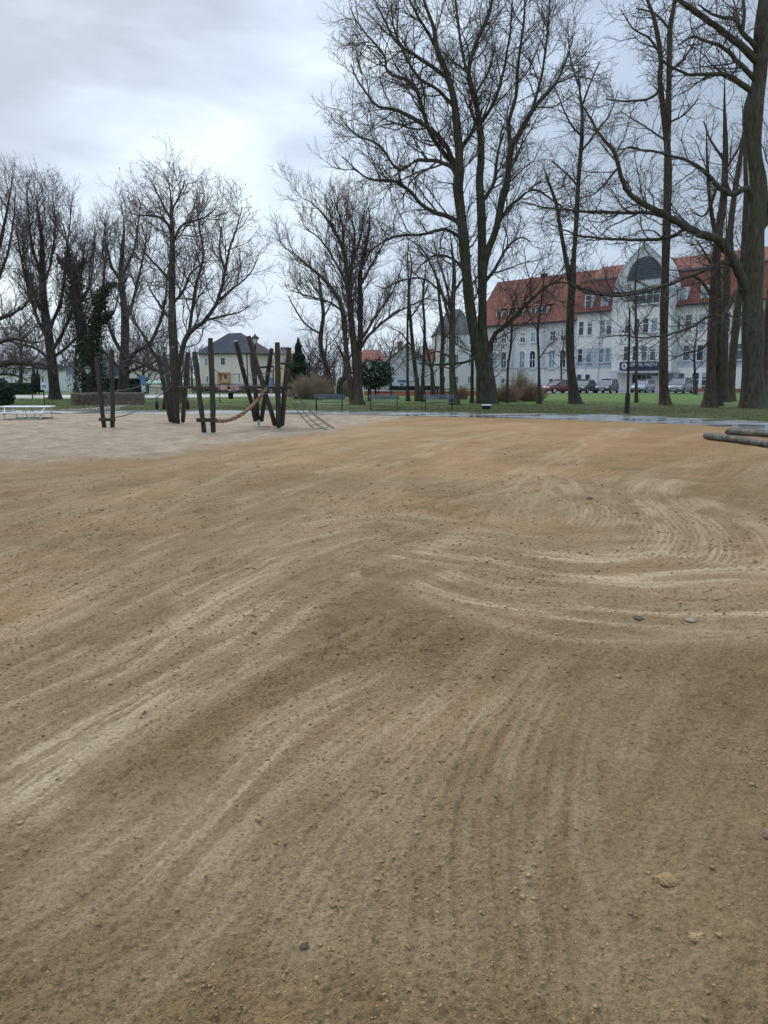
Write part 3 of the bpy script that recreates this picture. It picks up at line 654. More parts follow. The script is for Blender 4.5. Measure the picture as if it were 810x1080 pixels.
small('slender_tree','slim trunk standing second from the left in the right-hand tree cluster',(757,429,9),[(757.5,400,6),(758,350,5.5),(758,300,5),(757,262,4.5),(750,220,4),(746,170,3.2),(745,120,2)],6,'bark_dark',limbs=[([(757,290,3),(745,270,2.4),(735,255,1.5)],.2)])
small('slender_tree','straight brown trunk in the middle of the right-hand tree cluster',(764,425,11),[(763.5,405,8.5),(764,360,8),(766,310,7.5),(769,260,6.5),(774,210,5.5),(781,165,4.5),(787,120,3),(790,80,1.6)],7,'bark_brown',limbs=[([(766,300,3),(755,280,2.4),(745,270,1.5)],.2),([(774,210,3),(764,185,2.2),(760,160,1.3)],.2)])
small('slender_tree','leaning reddish trunk just left of the thick mossy trunk',(769,424,11),[(770,405,8.5),(773,370,8),(778,325,7.5),(783,285,7),(786,240,6),(787,200,5),(785,150,3.5),(782,100,2)],8,'bark_brown')
small('slender_tree','rust-brown trunk cut by the right edge of the photo',(804,428,12),[(805,400,9.5),(808,360,9),(813,310,8.5),(818,250,7.5),(822,180,6),(824,100,4),(825,30,2)],9,'bark_brown')
small('young_tree','thin green-stemmed young tree standing just right of the tall black lamp',(671.5,425.5,4),[(671,400,2.8),(671.5,365,2.9),(670.5,330,2.4),(670,300,2),(673,270,1.4),(677,245,.9)],10,'bark_green',limbs=[([(671,330,1.4),(662,318,1.1),(654,300,.8)],.2),([(671,345,1.4),(682,335,1.1),(690,322,.8)],.2)],g1=(.5,1.2))
small('young_tree','thin young tree in front of the red parked car',(568.4,427,4.6),[(568.5,400,3),(568,372,2.7),(567,350,2.4),(570,325,2),(573,300,1.5),(574,272,.9)],11,'bark_dark',limbs=[([(568,380,1.4),(577,366,1.1),(588,356,.8)],-.2),([(567,350,1.4),(560,335,1.1),(553,316,.8)],.2),([(569,330,1.4),(580,318,1.1),(588,300,.8)],.2)],g1=(.5,1.5))
small('young_tree','crooked thin young tree beside the reddish dry shrubs',(535.5,426,4),[(535,405,2.8),(536,385,2.5),(539,362,2.3),(540,340,2),(543,318,1.5),(546,296,.9)],12,'bark_green',limbs=[([(539,362,1.3),(532,350,1),(526,340,.8)],.2),([(540,340,1.3),(549,328,1),(556,318,.8)],.2)],g1=(.5,1.4))
# central group
Y3=Yof(427.5)
tree('broad_tree','many-stemmed bare tree standing between the left-hand and middle benches',Y3,
 [[(376,430,13),(376,420,10),(375,400,7),(374.4,379,6.5),(370,334,6),(366,297,5),(363,268,4),(350,239,3),(332,217,2),(312,205,1.1)],
  [(373,426,7),(368,397,5.5),(364,357,5),(361,328,4.5),(354,310,4),(341,294,3.3),(323,279,2.5),(308,266,1.6),(296,258,1)],
  [(379,426,7),(378,379,6),(380,346,5.5),(380,290,4.5),(385,263,3.5),(390,234,2.5),(386,205,1.4)]],
 [([(371,345,4),(369,301,3.6),(371,279,3),(374,246,2.2),(366,219,1.2)],.2),([(381,366,4),(390,352,3.4),(414,332,2.6),(432,322,1.8),(446,316,1)],-.2),
  ([(381,359,3.6),(397,332,2.8),(414,306,2),(422,285,1.2)],.2),([(380,300,3),(395,275,2.2),(408,250,1.4)],-.2),([(366,300,3),(350,270,2.2),(336,250,1.6),(322,240,1)],-.2),
  ([(361,328,3),(345,318,2.2),(325,312,1.6),(306,305,1)],.2),([(371,279,3),(380,250,2.2),(384,222,1.4)],.3),([(363,268,3),(360,235,2.2),(352,210,1.3)],-.3)],
 13,'bark_brown','twig_grey',g1=(.45,2.9),g2=(.32,1.4),g3=(.28,.7),up=.18,t0trunk=.3,rtw=.007,ang=(18,45))
small('slender_tree','leaning thin tree behind the left-hand bench, bent near the top',(351,421,7),[(348,402,5),(345.6,390,4.8),(338,362,4.5),(341,332,4),(338,310,3.3),(336,292,2.5),(331,270,1.4)],14,'bark_dark',limbs=[([(338,352,2.6),(323,343,2.2),(312,328,1.7),(303,312,1)],.2),([(341,335,2),(350,318,1.6),(356,300,1)],.2),([(338,312,2),(328,298,1.5),(320,286,.9)],-.2)],g1=(.5,1.7))
small('slender_tree','short crooked black trunk beside the brown bush behind the left-hand bench',(359.5,421.5,8),[(358.5,411,6),(359,403,5.6),(364,397,5.6),(365,388,4.5),(363,378,3.2),(357,366,2.4),(350,352,1.4)],15,'bark_dark',limbs=[([(363,385,2),(370,375,1.6),(376,362,1)],.2)],g1=(.5,1.4))
small('slender_tree','pole-thin straight tree left of the paired slim trunks behind the middle bench',(430.5,424,4),[(430,400,2.7),(430,370,2.5),(430,340,2.2),(431,305,1.9),(430,270,1.4),(432,245,.8)],16,'bark_dark',g1=(.7,1.5),t0trunk=.3)
small('slender_tree','left one of two slim mossy trunks between the middle and right-hand benches',(441.5,424,7),[(440,405,5),(438,390,4.4),(436,370,4),(433,340,3.4),(431,310,2.8),(434,280,2),(430,255,1.1)],17,'bark_green',limbs=[([(436,368,2),(424,352,1.6),(412,345,1)],.2),([(433,335,2),(445,318,1.5),(452,300,.9)],-.2)])
small('slender_tree','right one of two slim mossy trunks between the middle and right-hand benches',(446,424.5,5),[(446,400,3.6),(447,375,3.2),(448,345,2.7),(446,315,2.2),(449,285,1.4),(452,262,.8)],18,'bark_dark')
small('slender_tree','short forked dark tree just left of the right-hand bench',(457,419,5),[(456,400,4),(455,388,3.4),(451,372,2.6),(447,352,2),(441,335,1.1)],19,'bark_dark',limbs=[([(455,390,2.6),(459,372,2),(461,352,1.5),(466,335,.9)],.2)],g1=(.5,1.5))
small('slender_tree','dark trunk directly behind the right-hand bench',(466.5,421.5,6),[(466,400,4.6),(466,380,4.3),(467,350,3.8),(464,322,3),(461,295,2.2),(455,270,1.3)],20,'bark_dark',limbs=[([(466,360,2.2),(478,345,1.7),(486,328,1)],.2)],g1=(.55,1.7))
small('slender_tree','mossy trunk at the right end of the right-hand bench with arching limbs',(479.5,428,10),[(478,405,7),(477,390,6.4),(477,350,5.8),(478,315,4.8),(479,285,3.6),(476,258,2.2),(474,235,1.1)],21,'bark_green',
  limbs=[([(477,348,4),(468,315,3.3),(458,287,2.6),(445,263,1.9),(430,252,1)],-.2),([(478,335,3.6),(470,300,2.8),(462,275,2),(456,250,1)],.2),([(477,330,3.2),(462,305,2.6),(444,294,2.2),(420,297,1.8),(409,304,1.4),(396,301,.9)],.1),([(477,378,2.6),(462,370,2),(444,374,1.4),(425,380,.9)],.2),([(478,310,3),(490,290,2.2),(497,268,1.3)],.2)],g1=(.55,2.1))
small('slender_tree','thin pale trunk just left of the huge three-stemmed tree',(497.5,426,4),[(498,400,2.9),(498,370,2.7),(497,340,2.2),(499,310,1.7),(496,285,.9)],22,'bark_green')
# left group
YA=Yof(422)
tree('broad_tree','dense bare tree with a short thick trunk behind the white sign board',YA,
 [[(58,424,14),(58,418,11),(56,395,10),(53,365,9.5),(48,330,8),(45,291,6),(44,249,4),(39,215,2),(38,200,1)]],
 [([(54,372,5),(66,350,4),(78,320,3),(86,285,2),(90,255,1)],.2),([(53,360,5),(40,338,4),(30,305,3),(22,270,2),(18,240,1)],-.2),([(52,350,4.5),(62,320,3.5),(68,285,2.5),(70,245,1.5),(72,215,1)],-.2),
  ([(49,335,4),(36,310,3),(28,275,2),(25,235,1)],.3),([(55,382,4),(38,368,3),(18,362,2.2),(0,358,1.2)],.2),([(55,378,4),(70,366,3),(86,350,2),(98,330,1)],-.2),([(46,300,3.6),(56,270,2.6),(58,235,1.6),(56,205,1)],.2),([(45,290,3.6),(34,262,2.6),(30,225,1.6),(28,200,1)],-.3),
  ([(55,388,3),(40,384,2.4),(22,384,1.8),(6,380,1)],-.3)],
 30,'bark_dark','twig_grey',g1=(.42,3.2),g2=(.34,1.5),g3=(.3,.75),up=.2,t0trunk=.25,rtw=.008,ang=(18,48))
tree('broad_tree','bare tree mostly cut off by the left edge with low level limbs entering the photo',Yof(424),
 [[(-22,426,16),(-22,410,13),(-22,380,12),(-20,330,9),(-18,280,7),(-14,230,4),(-12,190,2)]],
 [([(-22,385,9),(-5,384,8),(15,381,7),(32,383,5),(46,388,3),(62,386,1.4)],-.15),([(-21,350,6),(-5,338,5),(12,330,3.5),(28,318,2.4),(40,300,1.2)],.1),([(-20,320,6),(-4,300,4.5),(8,270,3),(14,235,2),(16,200,1)],.2),
  ([(-18,290,5),(-2,262,4),(6,230,3),(10,205,1.6),(12,188,1)],-.2),([(-22,365,6),(-4,362,4.6),(14,358,3.4),(34,362,2.2),(48,360,1.2)],-.2),([(-22,400,5),(-4,396,4),(14,396,2.6),(30,402,1.2)],.1)],
 31,'bark_dark','twig_grey',g1=(.42,2.9),g2=(.34,1.4),g3=(.3,.7),up=.14,t0trunk=.3,rtw=.008)
tree('ivy_tree','ivy-clad trunk with stubby spread arms, left of its ivy-clad neighbour',Yof(421),
 [[(93,423,12),(92,400,10),(89,365,9),(84,335,8),(81,319,8),(79,298,7),(77,286,5)]],
 [([(78,288,4),(70,281,3.4),(64,276,2.6),(60,268,1.4)],.1),([(78,288,4),(84,281,3.2),(90,276,2.2),(94,262,1.2)],-.1),([(77,286,4),(73,272,3),(71,258,2),(66,236,1.2)],.1),([(82,325,3),(94,305,2.4),(98,280,1.7),(100,250,1)],.2)],
 32,'bark_dark','twig_grey',g1=(.5,2.6),g2=(.36,1.2),g3=(.3,.6),up=.2,t0trunk=.5,rtw=.008,
 ivy=[([(92,412,10),(89,365,9),(84,335,8),(81,319,8),(79,298,7),(77,286,5)],1.05,9000),([(77,288,3),(70,281,3),(63,275,2)],.5,700),([(77,288,3),(84,281,3),(91,276,2)],.5,700),([(76,284,3),(73,272,3),(71,262,2)],.45,600)])
tree('ivy_tree','ivy-clad trunk leaning right at its top, just left of the two front play posts',Yof(422.5),
 [[(105,424,10),(103,400,8.5),(100,377,8),(101,345,7),(103,328,6.5),(107,312,5)]],
 [([(107,313,4),(112,304,3.4),(120,299,2.8),(128,300,1.8),(133,296,1.1)],.1),([(103,328,3),(96,310,2.4),(94,290,1.8),(98,262,1.2),(100,240,.8)],.1),([(104,345,3),(116,335,2.4),(124,318,1.7),(126,295,1)],-.2),([(107,315,3),(110,290,2.2),(108,262,1.6),(112,236,1)],.2)],
 33,'bark_dark','twig_grey',g1=(.5,2.6),g2=(.36,1.2),g3=(.3,.6),up=.2,t0trunk=.5,rtw=.008,
 ivy=[([(104,410,8),(100,377,8),(101,345,7),(103,328,6.5),(107,312,5)],.85,6000),([(106,314,3),(112,304,3),(121,299,2)],.5,900),([(101,342,3),(110,335,3),(118,331,1)],.4,500)])
tree('broad_tree','spreading bare tree with a mossy trunk just right of the two front play posts',Yof(420),
 [[(129,421,13),(130,405,10),(131,382,9),(131.7,338,7.5),(128,295,5.5),(129,266,4),(131,240,2.6),(128,215,1.2)]],
 [([(132,388,6),(142,372,5),(158,362,4.4),(168,340,3.6),(176,314,2.6),(178,290,1.6)],-.1),([(131,375,5),(120,355,4),(112,325,3),(110,295,2),(112,265,1.1)],.2),([(131.5,345,4),(140,320,3.4),(148,290,2.6),(154,262,1.8),(156,240,1)],.2),
  ([(129,300,3.6),(118,280,2.8),(112,255,2),(110,230,1.1)],-.2),([(129,290,3.4),(140,268,2.6),(145,245,1.8),(148,225,1)],-.2),([(131,392,4),(118,380,3.2),(108,370,2.2),(98,366,1)],.1),([(132,395,4),(146,388,3.2),(160,384,2.2),(172,378,1)],-.3)],
 34,'bark_green','twig_grey',g1=(.45,3.0),g2=(.34,1.4),g3=(.3,.7),up=.16,t0trunk=.3,rtw=.008,ang=(20,50))
tree('broad_tree','tall bare tree with tufted twig ends rising behind the middle play post cluster',Yof(426),
 [[(188,428,14),(187,415,11),(186,400,10.5),(184.6,386,10),(183,360,9),(182,338,8),(181.5,290,6.5),(181.7,242,4.8),(180,206,2.8),(177,184,1.2)]],
 [([(187,392,7),(190,378,6.5),(199,353,5.5),(216,338,4.8),(230,317,4.2),(238,290,3.5),(245,262,2.6),(252,237,1.7),(256,220,1)],-.15),
  ([(198,356,4.5),(201,340,4),(206,302,3.4),(212,271,2.8),(207,242,2),(204,218,1.1)],.25),([(185,392,5),(172,384,4.4),(163,375,4),(156,362,3.4),(146,346,2.4),(138,330,1.2)],-.2),([(186,398,5),(175,394,4.2),(160,388,3.5),(141,379,2.4),(130,380,1.2)],.15),
  ([(181.7,255,3.4),(176,236,3),(165,228,2.4),(146,226,1.6),(133,222,.9)],-.2),([(182,262,3.4),(185,250,3),(194,237,2.6),(216,230,1.8),(230,218,1)],.2),([(182,320,3.6),(194,306,3),(202,288,2),(218,276,1.2)],-.3),([(182,300,3.4),(170,285,2.8),(158,272,2),(148,256,1.1)],.3),
  ([(180,225,2.6),(190,205,2),(196,190,1.1)],.3),([(180,230,2.6),(168,208,2),(160,192,1.1)],-.2),([(230,317,2.8),(246,304,2.2),(262,290,1.6),(272,272,.9)],.1),([(238,290,2.6),(232,262,2),(234,240,1.1)],.2),([(216,338,3),(232,334,2.4),(250,330,1.6),(264,322,.9)],-.2),([(182,338,4),(170,325,3),(160,310,2),(154,296,1.1)],.3)],
 35,'bark_green','twig_grey',g1=(.42,3.3),g2=(.34,1.5),g3=(.28,.7),up=.12,t0trunk=.4,rtw=.0065,clump=(.22,.05))
# farther bare trees seen between the others
def far_tree(base,top,w,seed,label,Y=None,spread=1.,twig='twig_grey'):
    bx,by=base; Y=Y or Yof(by); h=by-top; rg=random.Random(seed)
    lim=[]
    for k in range(7):
        f=.28+.09*k; s=(-1)**k; y0=by-h*f; l=h*.32*(1.15-f*.7)*spread
        lim.append(([(bx,y0,w*.5*(1-f*.5)),(bx+s*l*.4,y0-l*.35,w*.36*(1-f*.4)),(bx+s*l*.75,y0-l*.8,w*.22),(bx+s*l*.95,y0-l*1.25,.9)],rg.uniform(-.4,.4)))
    tree('distant_tree',label,Y,[[(bx,by,w*1.2),(bx,by-h*.2,w*.9),(bx+rg.uniform(-2,2),by-h*.5,w*.65),(bx+rg.uniform(-3,3),by-h*.8,w*.35),(bx,top,.8)]],lim,seed,'bark_dark',twig,g1=(.9,2.8),g2=(.6,1.3),g3=(.5,.7),up=.15,t0trunk=.3,rtw=.011,group='bare trees in the far background')
far_tree((344,412),340,3,50,'small distant bare tree left of the leaning tree',100)
far_tree((336,413),366,4,59,'low dark distant tree between the conifer and the leaning tree',118,1.6)
far_tree((325,413),368,3,51,'low distant bare tree beside the dark conifer',110)
far_tree((412,414),350,2.6,52,'small distant bare tree left of the grey gabled building',84,.8)
far_tree((150,415),372,4,53,'low distant bare tree over the pale house at left',95,1.3)
far_tree((22,414),330,4,54,'distant bare tree above the white house at the left edge',88,1.1)
far_tree((80,414),350,4,55,'distant bare tree in the gap between the ivy trees',92,1.1)
far_tree((520,415),360,3,56,'small distant bare tree at the red-roofed wing beside the huge tree',90,1.)
far_tree((592,415),345,2.2,57,'slim distant bare tree between the red car and the red-roofed wing',92,.7)
far_tree((733,414),330,3,58,'distant bare tree in front of the right part of the hospital front',80,.9)
def distant_wood():
    rg=np.random.default_rng(77); n=1500; X=rg.uniform(-190,240,n); Yd_=rg.uniform(150,185,n); h=rg.uniform(5,8.5,n)*(.7+.6*vnoise(X*.06,X*0,4))
    P=np.stack([np.stack([X+rg.normal(0,.3,n)*k*.3,Yd_,h*k/4],1) for k in range(5)],1); Rr=np.tile(np.array([[.14,.11,.08,.05,.02]]),(n,1))
    P1,R1=grow(P,Rr,rg,.55,3.2,.12,.18,(25,60),5,.6,.03,.2,rlen=.02); P2,R2=grow(P1,R1,rg,.9,1.5,.1,.12,(25,60),3,.7,.028,.2,rlen=.02)
    V,Q=merge([tubes(P,Rr,4),tubes(P1,R1,3),tubes(P2,R2,3)])
    tag(link('distant_wood',rawmesh('distant_wood',V,Q),'twig_grey'),'grey belt of leafless trees far behind the houses','trees',kind='stuff')
distant_wood()
# ---------------------------------------------------------------- evergreens, bushes, hedges
def cloud_pts(fn,n,rg):
    return fn(n,rg)
def foliage_thing(name,label,cat,base,pts,size,m,trunk=None,seed=0,group=None):
    rg=np.random.default_rng(seed); root=empty(name,base,label,cat,group)
    v,q=leafquads(pts,size,rg); link('crown',rawmesh('crown',v-np.array(base),q,False),m,root)
    if trunk:
        b=MB(); b.tube(trunk[0],trunk[1],8); b.build('trunk','bark_dark',root,True)
    return root
def ellip(c,r,n,rg,lump=.35,bottom=None,seed=1):
    d=rg.normal(0,1,(n,3)); d/=np.linalg.norm(d,axis=1,keepdims=True)
    k=.70+lump*fbm(d[:,0]*2+d[:,2]*1.3+20,d[:,1]*2+9,1.6,seed,3)+.12*rg.uniform(-1,1,n)*1.
    rad=k*rg.uniform(.55,1,n)**.4
    P=np.array(c)+d*np.array(r)*rad[:,None]
    if bottom is not None: P=P[P[:,2]>bottom]
    return P
rg=np.random.default_rng(99)
b0=gnd(2,428.5); foliage_thing('evergreen_bush','dark low evergreen bush at the left edge beside the white metal table','bush',b0,ellip(b0+[-.2,0,.75],(.95,.9,1.0),9000,rg,.4,0.02),.07,'evergreen')
b0=gnd(396,424.5); b0=gnd(396,420); foliage_thing('evergreen_tree','round dark evergreen on short stems behind the middle bench','tree',b0,ellip(b0+[-.1,0,2.05],(1.35,1.2,1.0),5000,rg,.95),.09,'evergreen',trunk=([tuple(b0),tuple(b0+[0.03,0,1.9])],[.09,.06]),seed=3)
def cone(base,h,r,n,rg):
    t=rg.uniform(0,1,n)**.6; zz=h*(1-t); rad=r*t*(.45+.55*rg.uniform(0,1,n)**.5)*(1+.35*np.sin(zz*5)*.6)
    a=rg.uniform(0,6.283,n); rad*=.85+.3*vnoise(a*2+zz,zz*1.1,5)
    return np.stack([base[0]+rad*np.cos(a),base[1]+rad*np.sin(a),.3+zz],1)
b0=at(315.5,413,96); b0[2]=0; hh=at(315,356,96)[2]
foliage_thing('conifer','tall dark green conifer beside the yellow house','tree',b0,cone(b0,hh-.3,1.75,12000,rg),.13,'evergreen',trunk=([tuple(b0),tuple(b0+[0,0,hh*.9])],[.16,.03]),seed=4)
b0=at(311.5,413,99); b0[2]=0
foliage_thing('golden_tree','yellow-leaved bushy tree between the play posts and the dark conifer','tree',b0,ellip(b0+[0,0,2.6],(.95,1.,2.3),5000,rg,.4,.1),.12,'golden',trunk=([tuple(b0),tuple(b0+[0,0,1.5])],[.12,.07]),seed=5)
for i,(px,tp) in enumerate([(37,384),(41,389)]):
    b0=at(px,413,80); b0[2]=0; hh=at(px,tp,80)[2]
    foliage_thing('narrow_conifer',['taller of two narrow dark conifers behind the white sign board','shorter of two narrow dark conifers behind the white sign board'][i],'tree',b0,cone(b0,hh-.2,.42,2500,rg),.08,'evergreen',trunk=([tuple(b0),tuple(b0+[0,0,hh*.8])],[.08,.03]),seed=6+i,group='narrow conifers along the street')
def hedge(name,label,p0,p1,w,h,m,n,seed,size=.07,twig=False):
    rg=np.random.default_rng(seed); p0=np.array(p0,float);p1=np.array(p1,float); d=p1-p0; L=np.linalg.norm(d); d/=L; nn=np.array([-d[1],d[0],0])
    u=rg.uniform(0,L,n); v=rg.uniform(-w/2,w/2,n); z=h*rg.uniform(0.02,1,n)**.75
    k=rg.uniform(0,1,n)<.7   # concentrate on the shell
    v[k]=np.sign(v[k])*w/2*rg.uniform(.85,1.05,k.sum()); k2=rg.uniform(0,1,n)<.35; z[k2]=h*rg.uniform(.93,1.04,k2.sum()); v[k2]=rg.uniform(-w/2,w/2,k2.sum())
    z*= (.94+.12*fbm(u,u*0+2,1.2,seed,3)); P=p0+d*u[:,None]+nn*v[:,None]; P[:,2]=z
    root=empty(name,(p0+p1)/2,label,'hedge'); V,Q=leafquads(P,size,rg); link('foliage',rawmesh('foliage',V-(p0+p1)/2,Q,False),m,root)
    st=MB()
    for i in range(int(L/.35)):
        q=p0+d*(i*.35+.1); st.tube([tuple(q),tuple(q+nn*.1+[0,0,h*.9])],[.02,.008],5)
    st.build('stems','bark_dark',root); return root
hedge('clipped_hedge','low clipped brown leafless hedge on the left lawn behind the front play posts',gnd(76,428),gnd(153,427.2),1.5,.78,'hedge_brown',42000,1,.03)
hedge('green_hedge','long green hedge in front of the white house at the left edge',at(-40,415,80)*[1,1,0],at(36,414.5,80)*[1,1,0],1.2,1.15,'hedge_green',14000,2,.09)
hedge('green_hedge','dark hedge along the street behind the spreading tree and posts',at(110,415,84)*[1,1,0],at(156,414.5,84)*[1,1,0],1.2,1.6,'evergreen',12000,3,.1)
hedge('low_hedge','dull green low hedge before the grey gabled building',at(411,415,76)*[1,1,0],at(463,415,76)*[1,1,0],1.,.9,'hedge_green',9000,4,.08)
hedge('street_hedge','dark bushes below the cream house along the street',at(203,415,88)*[1,1,0],at(300,415,88)*[1,1,0],1.2,.75,'hedge_brown',12000,5,.09)
def bush(name,label,cx,by,wpx,hpx,m,n,seed,stem=.01,droop=.0,cat='bush'):
    rg=np.random.default_rng(seed); base=gnd(cx,by); Y=base[1]; w=wpx*mpp(Y)/2; h=hpx*mpp(Y)
    a=rg.uniform(0,6.283,n); r=w*rg.uniform(0,1,n)**.5
    P0=np.stack([base[0]+r*np.cos(a)*.75,base[1]+r*np.sin(a)*.6,np.zeros(n)],1)
    hh=h*np.sqrt(np.clip(1-(r/w)**2*.75,0.05,1))*rg.uniform(.65,1.05,n)
    out=np.stack([np.cos(a)*r*.35,np.sin(a)*r*.35,hh],1); side=rg.normal(0,.12*h,(n,3)); side[:,2]*=.3
    C=np.stack([P0,P0+out*.35+side*.3,P0+out*.7+side*.8,P0+out+side*1.3-[0,0,droop*h]],1)
    RR=np.tile(np.array([[stem,stem*.8,stem*.6,stem*.35]]),(n,1))
    C2,R2=grow(C,RR,rg,.3,.5*h/1.5,.2,.12,(20,55),3,.7,stem*.35,.15)
    V,Q=merge([tubes(C,RR,4),tubes(C2,R2,3)])
    root=empty(name,base,label,cat); link('stems',rawmesh('stems',V-base,Q),m,root); return root
bush('brown_bush','wide pale brown bush beyond the lawn left of the left-hand bench',328,421.5,44,27,'twig_tan',1100,1,.012,.05)
bush('brown_bush','smaller brown bush filling the gap between the crooked trunk and the many-stemmed tree',366,419,16,20,'twig_tan',350,2,.012,.05)
bush('dry_shrub','reddish dry shrubs left of the red parked car, nearer the huge tree',535,424.5,26,19,'twig_red',600,3,.012)
bush('dry_shrub','reddish dry shrubs right beside the thin young tree and the red car',561,424,26,20,'twig_red',600,4,.012)
bush('dry_shrub','tall loose shrub with thin stems rising over the reddish shrubs',549,423,16,36,'twig_tan',160,7,.014)
bush('dry_shrub','reddish shrub by the thin pale trunk left of the huge tree',488,422,12,16,'twig_red',250,5,.012)
bush('brown_bush','low loose bush under the conifer at the far side of the lawn',308,419,16,12,'twig_tan',260,6,.012)
# ======================================================= BUILDINGS
AX,AY=336/823*95,95.; BX,BY=204/823*109,109.
dU=np.array([BX-AX,BY-AY,0.]); dU/=np.linalg.norm(dU); nU=np.array([-dU[1],dU[0],0.]); 
if nU[1]>0: nU=-nU
O=np.array([AX,AY,0.]); UZ=np.array([0,0,1.])
def fac(px,py,off=0.):
    d=ray(px,py); c=np.array([0,0,CH]); o=O+nU*off
    t=((o-c)@nU)/(d@nU); p=c+d*t; return (p-O)@dU,p[2]
def FP(u,off,z): return O+dU*u+nU*off+UZ*z
def fbox(mb,u0,u1,o0,o1,z0,z1): return mb.obox(O,dU,nU,UZ,(min(u0,u1),min(o0,o1),min(z0,z1)),(max(u0,u1),max(o0,o1),max(z0,z1)))
def poly_f(mb,uz,off,th):  # polygon in the facade plane extruded inwards
    return mb.prism([FP(u,off,z) for u,z in uz],-nU*th)
hosp=empty('hospital_building',FP(8,0,0),'long white hospital with red tiled roof and pointed entrance gable','building')
uJ=fac(607,380)[0]; uL=fac(497,380)[0]; UR=-26.
zE=10.55; zE2=9.65
zb1=fac(620,389)[1]; zb2=fac(620,367)[1]
uc0,uc1=fac(645,380,1.6)[0],fac(707.5,380,1.6)[0]
# main block walls as three storeys bands butted
w=MB(); fbox(w,UR,uJ,-12,0,0,zb1); fbox(w,UR,uJ,-12,0,zb2,zE); w.build('wall','wall_white',hosp)
w=MB(); fbox(w,UR,uJ,-12,-.003,zb1,zb2); w.build('wall_band','wall_blue',hosp)
w=MB(); fbox(w,uJ+.01,uL,-12,-.5,0,zE2); w.build('wing_wall','wall_old',hosp)
w=MB(); fbox(w,uJ+.02,uL,-.5,-.38,3.15,3.3); fbox(w,uJ+.02,uL,-.5,-.3,zE2-.35,zE2-.05)
for k in range(9): 
    uu=uJ+1.+k*(uL-uJ-1.5)/8; 
w.build('cornice','wall_blue',hosp)
def roof(mb,u0,u1,prof,hip0=0,hip1=0):
    """prof: list (off,z) front->back"""
    n=len(prof); A=[FP(u0+hip0*(i not in (0,n-1)),o,z) for i,(o,z) in enumerate(prof)]; B=[FP(u1-hip1*(i not in (0,n-1)),o,z) for i,(o,z) in enumerate(prof)]
    mb.add(A+B,[(i,i+1,n+i+1,n+i) for i in range(n-1)]+[tuple(range(n))[::-1],tuple(range(n,2*n)),(0,n,2*n-1,n-1)])
r_=MB(); roof(r_,UR,uJ+.3,[(.45,zE),(-1.6,14.9),(-5.8,17.2),(-6.4,17.2),(-12.4,zE)]); r_.build('main_roof','roof_red',hosp)
r_=MB(); roof(r_,uJ+.31,uL+.4,[(-.05,zE2),(-4.2,14.4),(-6.2,17.0),(-6.6,17.0),(-12.4,zE2)]); r_.build('wing_roof','roof_red',hosp)
r_=MB(); fbox(r_,UR,uJ+.3,.451,.62,zE-.16,zE+.04); fbox(r_,uJ+.31,uL+.4,-.04,.12,zE2-.16,zE2+.04); r_.build('gutter','roof_dark',hosp)
r_=MB(); roof(r_,UR,uJ+.35,[(-1.45,14.86),(-1.72,15.12),(-1.9,15.1),(-1.7,14.8)]); r_.build('roof_break','roof_slate',hosp)
for px,dz in ((661.5,17.0),(572,16.9)):
    u=fac(px,280,-6)[0]; c=MB(); fbox(c,u-.38,u+.38,-6.8,-6.1,15.5,dz+.45); fbox(c,u-.44,u+.44,-6.86,-6.04,dz+.45,dz+.55); c.build('chimney','dark_brick' if px<650 else 'brick',hosp)
# gable block
gp=[(645,391),(645,330),(646.5,312),(649,303),(651.5,295),(655.5,287),(660,279.5),(664,273.5),(680.7,255),(698,271.5),(703,279),(707,292),(708,305),(708,391)]
uz=[fac(x,y,1.6) for x,y in gp]
g=MB(); poly_f(g,uz,1.6,2.3); g.build('gable_block','wall_gable',hosp)
lw=[(645.2,391),(645.2,323),(707.8,323),(707.8,391)]
g=MB(); poly_f(g,[fac(x,y,1.6) for x,y in lw],1.63,.028); g.build('gable_front','wall_white',hosp)
g=MB(); gz=max(z for _,z in uz); g.add([FP(uc0-.3,-.7,zE+1),FP(uc1+.3,-.7,zE+1),FP((uc0+uc1)/2,-.7,gz-1.3),FP(uc0-.3,-6,zE+1),FP(uc1+.3,-6,zE+1),FP((uc0+uc1)/2,-6,gz-1.3)],[(0,1,2),(3,5,4),(0,2,5,3),(1,4,5,2),(0,3,4,1)]); g.build('gable_roof','roof_red',hosp)
# rim along the gable edge
g=MB(); 
for a,b in zip(uz[2:-2],uz[3:-1]):
    g.tube([FP(a[0],1.62,a[1]),FP(b[0],1.62,b[1])],.10,6)
g.build('gable_trim','wall_blue',hosp)
arc=[]; c0=fac(661.5,297,1.6); c1=fac(698.5,297,1.6); topz=fac(680,270.5,1.6)[1]
uc=(c0[0]+c1[0])/2; ru=abs(c1[0]-c0[0])/2; zb=c0[1]
for k in range(25):
    a=math.pi*k/24; arc.append((uc+ru*math.cos(a),zb+(topz-zb)*math.sin(a)))
g=MB(); poly_f(g,arc,1.66,.05); arcp=g.build('arch_panel','slate_panel',hosp)
g=MB()
for k in range(1,9): 
    zz=zb+(topz-zb)*k/9; hw=ru*math.sqrt(max(0,1-(k/9)**2)); fbox(g,uc-hw+.05,uc+hw-.05,1.661,1.70,zz-.025,zz+.025)
g.build('louvre','roof_slate',arcp)
WR=random.Random(3)
